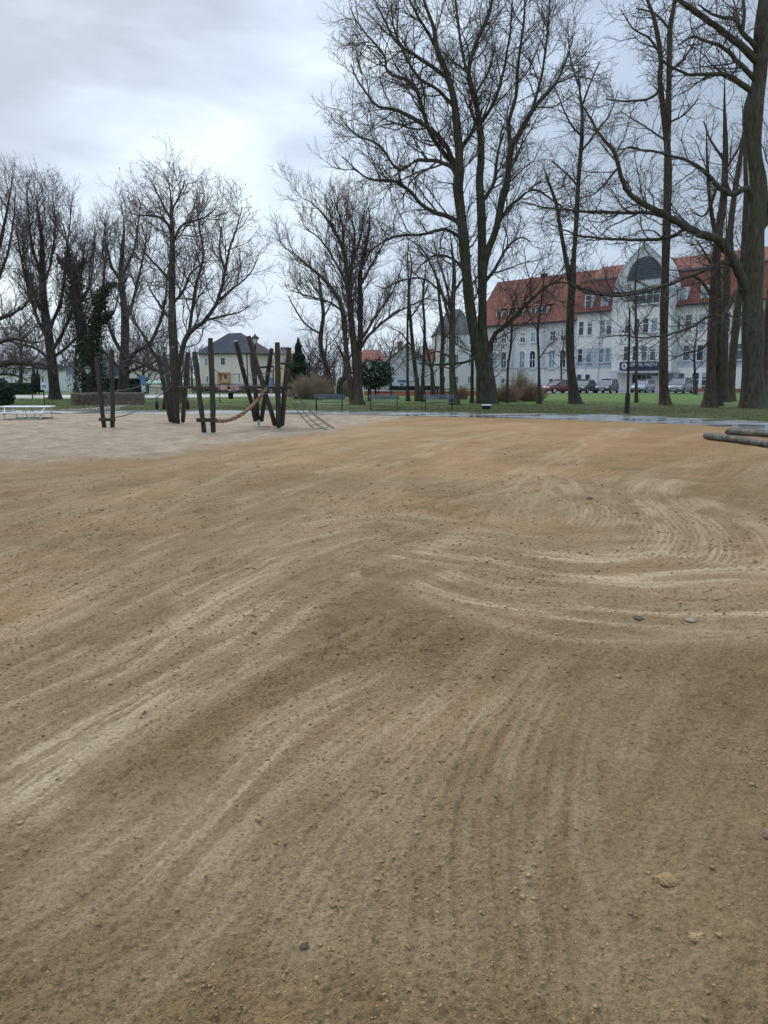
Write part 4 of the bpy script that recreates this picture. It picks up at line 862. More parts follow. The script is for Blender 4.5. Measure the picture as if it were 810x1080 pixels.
def window(u,z0,z1,wd,off,glass='glass_dark',arch=False,cols=2,rows=2,parent=None,fw=.07,frame='frame_white',sill=True):
    q=WR.random(); hz_=0
    if glass=='glass_dark' and q>.82: glass='glass_pale'
    elif glass=='glass_dark' and q>.55: glass='glass_mid'
    f=MB(); a=u-wd/2; b=u+wd/2; t=.05
    fbox(f,a-fw,a,off,off+.05,z0-fw,z1+fw*(not arch)); fbox(f,b,b+fw,off,off+.05,z0-fw,z1+fw*(not arch)); fbox(f,a,b,off,off+.05,z0-fw,z0)
    if not arch: fbox(f,a,b,off,off+.05,z1,z1+fw)
    for k in range(1,cols): uu=a+wd*k/cols; fbox(f,uu-.035,uu+.035,off+.012,off+.045,z0,z1)
    for k in range(1,rows): zz=z0+(z1-z0)*(k/rows if rows>2 else .62); fbox(f,a,b,off+.014,off+.047,zz-.035,zz+.035)
    if arch:
        n=10; ca=[(u+(wd/2+fw)*math.cos(math.pi*k/n),z1+(wd/2+fw)*math.sin(math.pi*k/n)) for k in range(n+1)]
        for p,q in zip(ca[:-1],ca[1:]): f.tube([FP(p[0],off+.03,p[1]),FP(q[0],off+.03,q[1])],fw*.6,5)
    o=f.build('window',frame,parent or hosp)
    p=MB(); fbox(p,a,b,off+.002,off+.010,z0,z1)
    if arch: poly_f(p,[(u+wd/2*math.cos(math.pi*k/10),z1+.001+wd/2*math.sin(math.pi*k/10)) for k in range(11)],off+.010,.008)
    p.build('pane',glass,o)
    if WR.random()<.35 and not arch and z1-z0>1:   # roller blind or curtain behind the glass, seen as a pale strip
        h_=(z1-z0)*WR.uniform(.2,.55); s=MB(); fbox(s,a+.03,b-.03,off+.0105,off+.0118,z1-h_,z1-.01); s.build('blind','curtain',o)
    if sill:
        s=MB(); fbox(s,a-.15,b+.15,off+.051,off+.16,z0-fw-.08,z0-fw-.0); s.build('sill','wall_grey',o)
    return o
def wrow(pxs,y0,y1,wd,off,**k):
    for px in pxs:
        u,zt=fac(px,y0,off); _,z0=fac(px,y1,off); window(u,z0,zt,wd,off,**k)
# main, left of the gable
# floors measured once so rows line up in the real building
def rows(off,px,ys): return [fac(px,y,off)[1] for y in ys]
zt1,zb_1,zt2,zb_2,zt3,zb_3=rows(0,622,(339,353,368,382,395,402))
for px in (613,622,635.5,642.3):
    u=fac(px,350)[0]; window(u,zb_1,zt1,.72,.003,cols=1); window(u,zb_2,zt2,.72,.003,cols=1)
for px in (613,622): window(fac(px,350)[0],zb_3,zt3,.75,.003,cols=1,rows=1)
for px in (714,725.5,740,753,766,781,797,812): 
    u=fac(px,350)[0]; window(u,zb_1,zt1,.78,.003,cols=1,glass='glass_dark' if px!=740 else 'glass_pale'); window(u,zb_2,zt2,.78,.003,cols=1)
for px in (710.5,722,): window(fac(px,350)[0],zb_3-.1,zt3+.1,.75,.003,cols=1,rows=1)
for px in (737,747.5,770,790): window(fac(px,350)[0],zb_3-1.3,zt3+.15,.85,.003,cols=1,rows=3)
for px in (662,671.5,681,690): 
    u=fac(px,350,1.6)[0]; za,zb_=fac(681,336,1.6)[1],fac(681,350.5,1.6)[1]; window(u,zb_,za,.72,1.635,cols=1)
    za,zb_=fac(681,365,1.6)[1],fac(681,380,1.6)[1]; window(u,zb_,za,.72,1.635,cols=1)
# studio window band in the gable
ub0=fac(661,312,1.6)[0]; ub1=fac(697,312,1.6)[0]; zt=fac(680,305.5,1.6)[1]; z0=fac(680,320,1.6)[1]
window((ub0+ub1)/2,z0,zt,abs(ub1-ub0)-.2,1.635,glass='glass_dark',cols=5,rows=2,fw=.12)
# left wing
rt1,rb1,rt2,rb2,rt3,rb3=rows(-.5,582,(349.5,359.5,372,388,399.5,404.5))
for i,px in enumerate((594,582.6,562,551,531.5,522,507,499.5)):
    u=fac(px,370,-.5)[0]; window(u,rb1,rt1,.85,-.497,glass='glass_dark',cols=2,rows=2,fw=.14); window(u,rb2,rt2-.2,.95,-.497,glass='glass_pale' if i%2 else 'glass_dark',arch=True,fw=.16)
    if i not in (2,3): window(u,rb3,rt3,.7,-.497,cols=1,rows=1,glass='glass_dark')
for px in (541,573,603): # pilasters
    u=fac(px,370,-.5)[0]; p=MB(); fbox(p,u-.22,u+.22,-.499,-.40,3.3,zE2-.36); p.build('pilaster','wall_blue',hosp)
# dormers on the wing, roof windows in the main roof
def dormer(px0,px1,y0,y1,n,fo):
    u0,zt=fac(px0,y0,fo)[0],fac((px0+px1)/2,y0,fo)[1]; u1,zb_=fac(px1,y0,fo)[0],fac((px0+px1)/2,y1,fo)[1]
    lo,hi=min(u0,u1),max(u0,u1); d=MB(); fbox(d,lo,hi,fo-3.2,fo,zb_-.2,zt+.1); o=d.build('dormer','wall_white',hosp)
    r=MB(); r.add([FP(lo-.2,fo+.25,zt+.1),FP(hi+.2,fo+.25,zt+.1),FP(hi+.2,fo-3.4,zt+.9),FP(lo-.2,fo-3.4,zt+.9),FP(lo-.2,fo+.25,zt+.25),FP(hi+.2,fo+.25,zt+.25),FP(hi+.2,fo-3.4,zt+1.05),FP(lo-.2,fo-3.4,zt+1.05)],[(0,1,2,3),(4,7,6,5),(0,4,5,1),(1,5,6,2),(2,6,7,3),(3,7,4,0)]); r.build('dormer_roof','roof_red',o)
    for k in range(n):
        u=lo+(hi-lo)*(k+.5)/n; wd=(hi-lo)/n-.35; p=MB(); fbox(p,u-wd/2,u+wd/2,fo+.002,fo+.02,zb_,zt-.05); p.build('dormer_window','glass_dark',o)
dormer(560,577,324,331.5,3,-1.3); dormer(545,552,326,333,1,-1.3); dormer(536,541.5,327,334,1,-1.3); dormer(523.5,529.5,328,335,1,-1.3)
def roofwin(px0,px1,y0,y1,glass):
    # steep lower slope from (.45,zE) to (-1.6,14.9): box dormer with window
    fo=.12; u0=fac(px0,(y0+y1)/2,fo)[0]; u1=fac(px1,(y0+y1)/2,fo)[0]; zt=fac((px0+px1)/2,y0,fo)[1]; zb_=fac((px0+px1)/2,y1,fo)[1]; lo,hi=min(u0,u1),max(u0,u1)
    d=MB(); fbox(d,lo-.12,hi+.12,-1.9,fo,zb_-.1,zt+.12); o=d.build('dormer','wall_grey',hosp)
    window((lo+hi)/2,zb_,zt,hi-lo-.15,fo+.003,glass=glass,cols=1,rows=2,parent=o if False else hosp,sill=False)
roofwin(617.5,624.5,312,325,'glass_dark'); roofwin(634.5,641,311.5,324.5,'glass_pale'); roofwin(716,724.5,304,320,'glass_pale'); roofwin(740,748,302,318,'glass_pale'); roofwin(785,793,298,316,'glass_dark')
# entrance recess, canopy, sign
g=MB(); zc=fac(680,391,1.6)[1]; ua=fac(643.5,391,1.6)[0]; ub=fac(709.5,391,1.6)[0]; fbox(g,ua,ub,.01,1.9,zc-.28,zc-.003); g.build('canopy','wall_grey',hosp)
e0,e1=fac(667,400)[0],fac(687,400)[0]; g=MB(); fbox(g,e0,e1,.003,.05,.1,2.9); ent=g.build('entrance_door','glass_dark',hosp)
g=MB()
for k in range(5): uu=e0+(e1-e0)*k/4; fbox(g,uu-.05,uu+.05,.051,.1,.1,2.9)
fbox(g,e0,e1,.101,.13,2.15,2.25); g.build('door_frame','wall_grey',ent)
g=MB(); us=fac(690.5,398)[0]; fbox(g,us-.45,us+.45,.003,.05,2.0,2.7); g.build('window','glass_dark',hosp)
zl0,zl1=fac(674,400.5,0)[1],fac(674,396,0)[1]; g=MB(); u=fac(676.5,398)[0]; 
g.tube([FP(u,.12,2.75),FP(u,.2,2.75)],.42,16); g.build('round_emblem','sign_face',hosp)
s0=fac(653.5,386,2.0)[0]; s1=fac(694.5,386,2.0)[0]; szt=fac(674,381.8,2.0)[1]; szb=fac(674,390.2,2.0)[1]; sl_,sh_=min(s0,s1),max(s0,s1)
g=MB(); fbox(g,sl_,sh_,1.78,2.0,szb,szt); sign=g.build('name_sign','sign_blue',hosp)
def text(body,size,cx,cz,off,m,parent,maxw=None):
    cu=bpy.data.curves.new('lettering','FONT'); cu.body=body; cu.size=size; cu.align_x='CENTER'; cu.align_y='CENTER'; cu.extrude=.015
    o=bpy.data.objects.new('tmp',cu); COL.objects.link(o); bpy.context.view_layer.update()
    dg=bpy.context.evaluated_depsgraph_get(); me=bpy.data.meshes.new_from_object(o.evaluated_get(dg)); bpy.data.objects.remove(o)
    xs=[v.co.x for v in me.vertices]; wd=max(xs)-min(xs); k=(maxw/wd) if maxw else 1; off0=wloc(parent)
    for v in me.vertices:
        p=FP(cx-v.co.x*k,off+v.co.z,cz+v.co.y)-off0; v.co=tuple(p)
    me.update(); me.name='lettering'; return link('lettering',me,m,parent)
hgt_=szt-szb; ccx=sh_-hgt_*.7; 
g=MB(); g.tube([FP(ccx,2.001,(szt+szb)/2),FP(ccx,2.03,(szt+szb)/2)],hgt_*.40,20); lg=g.build('sign_emblem','sign_face',sign)
g=MB(); fbox(g,ccx-.06,ccx+.06,2.031,2.05,(szt+szb)/2-hgt_*.28,(szt+szb)/2+hgt_*.28); fbox(g,ccx-hgt_*.2,ccx+hgt_*.2,2.051,2.06,(szt+szb)/2-.06,(szt+szb)/2+.06); g.build('emblem_mark','sign_blue',lg)
text('SZPITAL MIEJSKI',hgt_*.58,(sl_+ccx-hgt_*.5)/2,szb+hgt_*.66,2.016,'sign_face',sign,maxw=(ccx-hgt_*.6-sl_)*.92)
g=MB(); fbox(g,UR,uL,.02,.35,0,.35); 
g=MB(); fbox(g,UR,uc1-.5,.003,.12,0,.5); fbox(g,uc0+.5,uJ,.003,.12,0,.5); g.build('plinth','brick',hosp)
for px in (632,): 
    u=fac(px,380)[0]; g=MB(); g.tube([FP(u,.1,.5),FP(u,.1,zE-.2)],.06,8); g.build('downpipe','wall_grey',hosp)
g=MB(); u=fac(708.8,380)[0]; 
# generic axis-aligned houses ------------------------------------------------
def house(name,label,px0,px1,py_e,Y,depth,wall,roofm,ridge_py,wins=(),rot=0,gable_front=False,hip=0,chim=None,cat='building',door=None):
    x0=at(px0,400,Y)[0]; x1=at(px1,400,Y)[0]; ze=at(px0,py_e,Y)[2]; zr=at(px0,ridge_py,Y+(0 if gable_front else depth/2))[2]; cx=(x0+x1)/2
    root=empty(name,(cx,Y,0),label,cat); y1=Y+depth; ov=.3
    w=MB(); w.box((x0,Y,0),(x1,y1,ze))
    if gable_front: w.add([(x0,Y,ze),(x1,Y,ze),(cx,Y,zr),(x0,y1,ze),(x1,y1,ze),(cx,y1,zr)],[(0,1,2),(3,5,4),(0,2,5,3),(1,4,5,2)])
    w.build('wall',wall,root)
    r=MB()
    if gable_front:
        for sx,a in ((1,x1),(-1,x0)):
            d=np.array([a-cx,0,ze-zr]); n=np.array([sx*(zr-ze),0,abs(a-cx)]); n/=np.linalg.norm(n)
            e=np.array([a,0,ze])+d/np.linalg.norm(d)*ov; p=np.array([cx,0,zr])
            r.prism([(p[0],Y-ov,p[2]+.01),(e[0],Y-ov,e[2]+.01),(e[0]+n[0]*.15,Y-ov,e[2]+n[2]*.15),(p[0]+0,Y-ov,p[2]+.18)],(0,depth+2*ov,0))
    else:
        ym=(Y+y1)/2
        r.add([(x0-ov,Y-ov,ze),(x1+ov,Y-ov,ze),(x1+ov,y1+ov,ze),(x0-ov,y1+ov,ze),(x0-ov+hip,ym,zr),(x1+ov-hip,ym,zr)],[(0,1,5,4),(2,3,4,5),(1,2,5),(3,0,4),(0,3,2,1)])
    ro=r.build('roof',roofm,root)
    if chim:
        for c in chim:
            cxx=at(c,400,Y)[0]; k=MB(); k.box((cxx-.35,Y+depth*.4,ze),(cxx+.35,Y+depth*.4+.7,zr+.7)); k.build('chimney','brick',ro)
    for (wx,wy0,wy1,wd) in wins:
        X=at(wx,400,Y)[0]; zt=at(wx,wy0,Y)[2]; zb_=at(wx,wy1,Y)[2]; W_=wd*mpp(Y)
        f=MB()
        for lo,hi in (((X-W_/2-.09,zb_-.09),(X-W_/2,zt+.09)),((X+W_/2,zb_-.09),(X+W_/2+.09,zt+.09)),((X-W_/2,zb_-.09),(X+W_/2,zb_)),((X-W_/2,zt),(X+W_/2,zt+.09)),((X-.03,zb_),(X+.03,zt))):
            f.box((lo[0],Y-.06,lo[1]),(hi[0],Y-.002,hi[1]))
        o=f.build('window','frame_white',root); p=MB(); p.box((X-W_/2,Y-.02,zb_),(X+W_/2,Y-.003,zt)); p.build('pane','glass_dark',o)
    return root
# cream villa with hipped two-tone roof: rotated plan, built from its own corner points
Yc=112.
def villa():
    C=at(263,400,Yc)*[1,1,0]; Lf=at(211,400,Yc+4)*[1,1,0]; Rt=at(287.5,400,Yc+6.5)*[1,1,0]; Bk=Lf+Rt-C
    ze=at(263,371.8,Yc)[2]; zr=at(256,351.5,Yc+6)[2]
    root=empty('cream_villa',C,'cream two-storey house with grey hipped roof seen behind the right-hand play posts','house')
    w=MB(); w.prism([C,Lf,Bk,Rt],(0,0,ze)); w.build('wall','wall_cream',root)
    mid=(C+Bk)/2; r1=mid+(Lf-C)*.14; r2=mid-(Lf-C)*.12
    def ex(p): v=p-mid; return p+v/np.linalg.norm(v)*.6
    Ce,Le,Be,Re=[ex(p)+[0,0,ze] for p in (C,Lf,Bk,Rt)]; T1=r1+[0,0,zr]; T2=r2+[0,0,zr]
    a=MB(); a.add([Ce,Le,T1,T2],[(0,1,2,3)]); a.add([Le,Be,T1],[(0,1,2)]); a.add([Be,Re,T2,T1],[(0,1,2,3)]); a.add([Ce,Re,Be,Le],[(0,1,2,3)]); rf=a.build('roof','roof_slate',root)
    a=MB(); a.add([Ce,Re,T2],[(0,1,2)]); a.build('roof_side','roof_purple',root)
    a=MB(); 
    for p,q in ((Le,Ce),(Ce,Re)): a.tube([p-[0,0,.08],q-[0,0,.08]],.09,6)
    a.build('gutter','roof_dark',root)
    dl=(Lf-C); L1=np.linalg.norm(dl); dl/=L1; nl=np.array([-dl[1],dl[0],0]); nl=nl if nl[1]<0 else -nl
    def onwall(px): 
        d=ray(px,400); t=((C)@nl)/(np.array([d[0],d[1],0])@nl); p=np.array([d[0],d[1],0])*t; return (p-C)@dl,t*1.
    def box(mb,px0,px1,y0,y1,o0,o1):
        u0=onwall(px0)[0]; u1=onwall(px1)[0]; Ym=(C+dl*(u0+u1)/2)[1]; za=at(px0,y1,Ym)[2]; zz=at(px0,y0,Ym)[2]
        mb.obox(C,dl,nl,UZ,(min(u0,u1),o0,za),(max(u0,u1),o1,zz))
    for (a0,a1,y0,y1) in ((233.5,238.5,376.5,385.5),(217,220,377,386),(217.5,220.5,396,404),(251.5,254,394,404)):
        f=MB(); box(f,a0,a1,y0,y1,0.003,.06); o=f.build('window','frame_white',root); p=MB(); m_=(a0+a1)/2; box(p,a0+.6,m_-.2,y0+.8,y1-.8,.061,.075); box(p,m_+.2,a1-.6,y0+.8,y1-.8,.061,.075); p.build('pane','glass_dark',o)
    f=MB(); box(f,231.5,243,392.5,394,.003,.5); box(f,231.5,233.5,394,404,.003,.5); box(f,241.2,243,394,404,.003,.5); box(f,233.5,241.2,402,404,.003,.45); po=f.build('porch','orange_paint',root)
    f=MB(); box(f,237,241,395.5,400,.004,.05); f.build('porch_window','glass_dark',po)
    f=MB(); box(f,261,261.6,373,405,.003,.12); f.build('downpipe','roof_dark',root)
    f=MB(); box(f,209.5,263,405,406,.003,.06); f.build('string_course','wall_grey',root)
    return root
villa()
house('yellow_house','pale yellow house half hidden behind the right-hand play posts',289,304,373,128,9,'wall_yellow','roof_purple',366,wins=[(300,377,382,2.)],hip=2)
house('white_house','white house at the left edge seen under the low limbs',-18,34,388,92,10,'wall_white','roof_dark',377,wins=[(6,390,394.5,4.5),(16,390,394.5,4.5),(27,390,394.5,4.5),(6,401,406,3.5),(18,401,406,4)],hip=1)
house('pale_house','pale house with a dark roof seen behind the spreading tree',136,168,390,105,9,'wall_cream','roof_dark',376,wins=[(146,394,401,3),(158,394,401,3)],hip=1)
house('grey_house','blue-grey roofed house glimpsed behind the ivy trees',62,112,396,110,9,'wall_grey','roof_slate',378,wins=[(76,399,404,2.5),(90,399,404,2.5)],hip=1)
house('gabled_building','grey gabled building behind the slim central trees',404,452,385,104,16,'wall_grey','roof_slate',364,gable_front=True,wins=[(414,398,404,2.5),(441,398,404,2.5)],chim=[423])
house('red_roof_house','house with a red roof behind the many-stemmed tree and round evergreen',378,406,381,124,8,'wall_old','roof_red',369,wins=[(387,386,392,2.5),(398,386,392,2.5)],hip=1)
house('dark_roof_wing','pale villa with a steep dark roof just left of the huge tree',460,503,352,124,12,'wall_old','roof_dark',326,wins=[(468,354,363,3),(481,354,363,3),(496,354,363,3),(468,374,386,3.4),(481,374,386,3.4),(496,374,386,3.4),(468,397,404,2.6),(482,397,404,2.6),(495,397,404,2.6)],hip=2.5)
house('white_shed','low white flat shed behind the middle bench',383,407,406,90,5,'wall_white','roof_dark',404,hip=.3)
house('red_roof_building','long low building with grey-red roof between the gabled one and the dark-roofed villa',449,463,380,125,10,'wall_old','roof_red',368,wins=[(455,388,394,2.4)],hip=.5)
k=at(424,400,78); kr=empty('blue_kiosk',(k[0],78,0),'small blue and white kiosk on the far side of the central lawn','kiosk')
g=MB(); g.box((k[0]-.38,78,0),(k[0]+.38,78.8,1.35)); g.build('cabin','sign_face',kr,bevel=.01); g=MB(); g.box((k[0]-.45,77.92,1.352),(k[0]+.45,78.9,1.55)); g.build('roof','bluepaint',kr)
g=MB(); g.box((k[0]-.2,77.96,.1),(k[0]+.15,77.998,1.2)); g.build('door','bluepaint',kr)
# low brick wall
bw=empty('brick_wall',at(450,415,74)*[1,1,0],'low red brick wall running behind the benches and slim trees','wall')
x0=at(384,400,74)[0]; x1=at(512,400,74)[0]; g=MB(); g.box((x0,74,0),(x1,74.25,.5)); g.build('wall','brick_orange',bw); g=MB(); g.box((x0-.03,73.96,.502),(x1+.03,74.29,.55)); g.build('coping','wall_grey',bw)
# fence along the street at left with pink banners
fr=empty('street_fence',at(250,415,90)*[1,1,0],'low railing with pale pink banners below the cream house','fence')
x0=at(196,400,86)[0]; x1=at(300,400,86)[0]; g=MB()
for k in range(31): 
    xx=x0+(x1-x0)*k/30; g.box((xx-.025,85.975,0),(xx+.025,86.025,1.05))
g.build('posts','roof_dark',fr); g=MB(); g.box((x0,85.98,1.052),(x1,86.02,1.1)); g.box((x0,85.98,.3),(x1,86.0,.34)); g.build('rail','roof_dark',fr)
for a,b in ((230,239.5),(243,252),(268,276)):
    g=MB(); g.box((at(a,400,86)[0],85.90,.42),(at(b,400,86)[0],85.94,.98)); g.build('banner','pink_banner',fr)
# white picket fence far left
pf=empty('picket_fence',at(72,412,96)*[1,1,0],'row of tall white fence pickets glimpsed behind the ivy trees','fence')
g=MB(); 
for px in np.arange(60,100,3.1): X=at(px,400,96)[0]; g.box((X-.07,95.97,0),(X+.07,96.03,2.0)); g.add([(X-.07,95.97,2.0),(X+.07,95.97,2.0),(X,95.97,2.2),(X-.07,96.03,2.0),(X+.07,96.03,2.0),(X,96.03,2.2)],[(0,1,2),(3,5,4),(0,2,5,3),(1,4,5,2)])
g.build('pickets','frame_white',pf); g=MB(); g.box((at(59,400,96)[0],96.031,.5),(at(99,400,96)[0],96.08,.6)); g.box((at(59,400,96)[0],96.031,1.6),(at(99,400,96)[0],96.08,1.7)); g.build('rails','frame_white',pf)
# ======================================================= VEHICLES
def car(label,px,Y,col,L=4.1,H=1.48,Wd=1.72,turn=15,kind='hatch',name='parked_car',cat='car',grp='cars parked in front of the hospital'):
    X=at(px,410,Y)[0]; root=empty(name,(X,Y,.07),label,cat,grp)
    to=math.atan2(-Y,-X)-R(turn); root.rotation_euler[2]=to      # local +X is the car's front, pointing to the viewer and left
    m=mat('car_paint',lambda t,b: (b.inputs['Coat Weight'].__setattr__('default_value',.6)),base=col,rough=.35)
    van=kind=='van'
    # stations: x, z low, z belt, half width
    st=[(-L/2,.42,.86,.70),(-L/2+.12,.24,.95,.82),(-L/2+.7,.2,.98,.86),(0,.2,.95,.86),(L/2-1.1,.2,.93,.86),(L/2-.35,.22,.80,.82),(L/2-.08,.26,.66,.74),(L/2,.34,.56,.62)]
    if van: st=[(x,a,b*1.06+.02,w) for x,a,b,w in st]
    V=[];n=8
    for x,zl,zb_,w in st:
        w=w*Wd/1.72
        V+=[(x,-w*.9,zl),(x,-w,zl+.12),(x,-w,zb_-.18),(x,-w*.9,zb_),(x,w*.9,zb_),(x,w,zb_-.18),(x,w,zl+.12),(x,w*.9,zl)]
    k=len(st); fs=[(i*n+j,i*n+(j+1)%n,(i+1)*n+(j+1)%n,(i+1)*n+j) for i in range(k-1) for j in range(n)]+[tuple(range(n))[::-1],tuple((k-1)*n+j for j in range(n))]
    b=MB(); b.add(V,fs); b.build('body',m,root,True,local=True)
    # cabin
    xr=-L/2+(.15 if kind!='sedan' else .75); xf=L/2-(1.0 if not van else .75); wb=.76*Wd/1.72; wr=.60*Wd/1.72; zb_=.93 if not van else 1.0
    cab=[(xr,wb,zb_),(xr+.32,wr,H-.06),(xf-.95,wr,H-.05),(xf,wb,zb_-.03)]
    V=[(x,s*w,z) for s in (-1,1) for x,w,z in cab]
    g=MB(); g.add(V,[(0,1,2,3),(4,7,6,5),(0,4,5,1),(3,2,6,7),(1,5,6,2),(0,3,7,4)]); g.build('window_glass','glass_dark',root,local=True)
    g=MB(); x1,x2=xr+.28,xf-.93; g.prism([(x1,-wr,H-.055),(x2,-wr,H-.045),(x2+.02,0,H-.0),(x2,wr,H-.045),(x1,wr,H-.055),(x1,0,H)],(0,0,.05)); g.build('roof',m,root,True,local=True)
    g=MB()
    for s in (-1,1):
        g.tube([(xf,s*wb,zb_-.03),(xf-.95,s*wr,H-.03)],.035,6); g.tube([(xr,s*wb,zb_),(xr+.32,s*wr,H-.03)],.06,6)
        xm=(xr+xf)/2-.1; g.tube([(xm,s*wb*1.0,zb_),(xm-.02,s*(wr+.005),H-.03)],.035,6)
    g.build('pillars',m,root,True,local=True)
    for s in (-1,1):
        g=MB(); g.obox((L/2-.17,s*.56*Wd/1.72,.62),(1,0,0),(0,1,0),(0,0,1),(-.1,-.15,-.07),(.13,.15,.07)); g.build('headlight','headlight',root,bevel=.02,local=True)
        g=MB(); g.obox((xf-.35,s*(wb+.16),1.0),(1,0,0),(0,1,0),(0,0,1),(-.05,-.1,-.06),(.07,.1,.07)); g.build('side_mirror',m,root,bevel=.02,local=True)
        for xx in (-L/2+.72,L/2-.78):
            c=Vector((xx,s*.79*Wd/1.72,.31)); w=MB(); w.tube([c-Vector((0,.1,0)),c+Vector((0,.1,0))],.31,18); wo_=w.build('wheel','tyre',root,True,local=True)
            w=MB(); w.tube([c-Vector((0,.11,0)),c+Vector((0,.11,0))],.19,12); w.build('rim','steel',wo_,True,local=True)
    g=MB(); g.box((L/2-.02,-.36,.42),(L/2+.02,.36,.56)); g.build('grille','tyre',root,local=True)
    g=MB(); g.box((L/2+.021,-.26,.36),(L/2+.035,.26,.46)); g.build('number_plate','mirror_plate',root,local=True)
    g=MB(); g.box((L/2-.3,-.72,.22),(L/2+.01,.72,.34)); g.build('bumper','tyre',root,bevel=.03,local=True)
    return root
car('dark red parked car partly hidden by the reddish shrubs',589,87,(.13,.025,.03),turn=50)
car('dark parked car just right of the slim forked trunk',615.5,88,(.05,.06,.075),turn=18)
car('dark grey rounded parked car left of the tall black lamp',640,88,(.07,.075,.08),turn=16,H=1.55)
car('silver parked car behind the tall black lamp at the entrance',678,90,(.32,.35,.38),turn=18)
car('silver-grey van-like parked car right of the tall straight trunk',717,86,(.22,.23,.25),turn=16,H=1.72,Wd=1.8,kind='van',L=4.3)
car('pale parked car half hidden behind the right-hand tree cluster',801,86,(.45,.47,.49),turn=30)
# ======================================================= PLAY EQUIPMENT
def post(mb,p0,p1,r,seed=0):
    rg_=random.Random(seed); p0=Vector(p0);p1=Vector(p1); n=9; P=[p0.lerp(p1,i/(n-1))+Vector((rg_.uniform(-.012,.012),rg_.uniform(-.012,.012),0)) for i in range(n)]
    rr=[r*(1.0-.10*i/(n-1))*rg_.uniform(.95,1.05) for i in range(n)]; rr[0]*=.86
    mb.tube(P,rr,12,dome=1)
def cluster(name,label,Yb,posts,beams,feet,group='timber play posts'):
    b=at(feet[0][0],feet[0][1],Yb); root=empty(name,(b[0],Yb,0),label,'play equipment',group)
    for i,(x0,y0,x1,y1,wp,dy0,dy1) in enumerate(posts):
        m=MB(); post(m,at(x0,y0,Yb+dy0),at(x1,y1,Yb+dy1),wp*1.13*mpp(Yb)/2,i+int(x0)); m.build('post','post_wood',root,True)
    for (x0,y0,x1,y1,wp,dy) in beams:
        m=MB(); a=at(x0,y0,Yb+dy); c=at(x1,y1,Yb+dy); h=wp*mpp(Yb)/2; d=c-a; L=np.linalg.norm(d); d/=L; u=np.cross(d,[0,1,0]); u/=np.linalg.norm(u)
        m.obox(a,d,[0,1,0],u,(0,-.05,-h),(L,.05,h)); m.build('beam','post_wood',root,bevel=.01)
    for (x,y,x2,dy) in feet:
        m=MB(); p=at(x,y,Yb+dy); m.tube([(p[0],p[1],-.05),(p[0],p[1],p[2]+.1)],.055,10); m.tube([(p[0],p[1],.02),(p[0],p[1],.04)],.11,12); m.build('steel_foot','steel',root,True)
    return root
Yp=Yof(453.5)
cluster('post_cluster','leaning dark timber posts with platform and crossbars, right-hand play cluster',Yp,
 [(262,354.5,289.8,448,4.8,-.1,0),(292.5,361,293.8,450,5.2,-.25,-.05),(305,366.5,297,448,5,.15,.05),
  (248.6,359.5,269.5,443.5,4.6,.5,1.6),(286.5,367.5,276,443.5,4.6,1.2,1.7),(265.5,372,272.3,443.5,4.6,1.9,1.7)],
 [(257,408.3,308,409,2.6,.0),(258,407.2,307,407.6,1.6,1.3),(274,387.5,289,386.5,2.2,1.3),(296,383.3,309,384,2.4,.0)],
 [(294,450,0,0),(273,445.5,0,1.65)])
# platform deck of the right-hand cluster
cl_=bpy.data.objects['post_cluster']
a=at(260,408,Yp+.06); c=at(305,408,Yp+1.25); g=MB()
for k in range(9):
    xx=a[0]+(c[0]-a[0])*k/9; g.box((xx,Yp+.08,a[2]-.02),(xx+(c[0]-a[0])/9-.015,Yp+1.22,a[2]+.02))
g.build('platform','post_wood',cl_)
Yc2=Yof(447)
cluster('post_cluster','middle play cluster, dark timber posts fanning out in front of the tufted tree',Yc2,
 [(182,366,187,446,5.6,-.35,-.1),(166.5,375,180,444,4.4,.1,.1),(173,371.5,183.5,445,4.6,.9,.4),(198.5,371.5,192.8,444.5,4.4,.1,.1)],
 [(170,410.3,203,408.3,2.6,-.2),(172,409,201,408.4,2.,.6)],[(187,447,0,0)])
Yb=Yof(457.5)
cluster('post_pair','two dark posts with a low beam where the thick rope begins',Yb,[(205,371,215,456,5.0,.1,0),(222,356.5,225.2,457,5.3,0,0)],[(207.3,443,228.5,443,4.2,-.14)],[(215,457,0,0),(225.2,458,0,0)])
Yd=Yof(452)
cluster('post_pair','two dark posts with a low beam, leftmost of the play posts',Yd,[(101.5,376,110,450.5,4.3,.1,0),(117.5,368.5,119,451.5,4.5,0,0)],[(104.5,442.5,121.5,442.5,3.2,-.14)],[(110,451.5,0,0),(119,452.5,0,0)])
# thick twisted rope
def thick_rope():
    K=[(227,443.3,Yb),(234,444.2,Yb),(243,442.7,Yb+.2),(252,438.5,Yb+.35),(261,432.5,Yb+.5),(270,424,Yp-.3),(276.5,416,Yp-.15),(281,409.5,Yp-.06)]
    P=np.array([at(*k) for k in K]); C=catmull(P,30); root=empty('thick_rope',C[0]*[1,1,0],'thick brown twisted rope sagging between the post pair and the right-hand play cluster','rope')
    d=np.r_[0,np.cumsum(np.linalg.norm(np.diff(C,axis=0),axis=1))]; m=MB()
    for s in range(3):
        pts=[]
        for i,c in enumerate(C):
            T=C[min(i+1,len(C)-1)]-C[max(i-1,0)]; T/=np.linalg.norm(T); e1=np.cross(T,[0,1,0]); e1/=np.linalg.norm(e1); e2=np.cross(T,e1); a=d[i]*2*math.pi/.46+s*2.094
            pts.append(tuple(c+(e1*math.cos(a)+e2*math.sin(a))*.036))
        m.tube(pts,.030,7)
    m.build('strands','rope',root,True)
thick_rope()
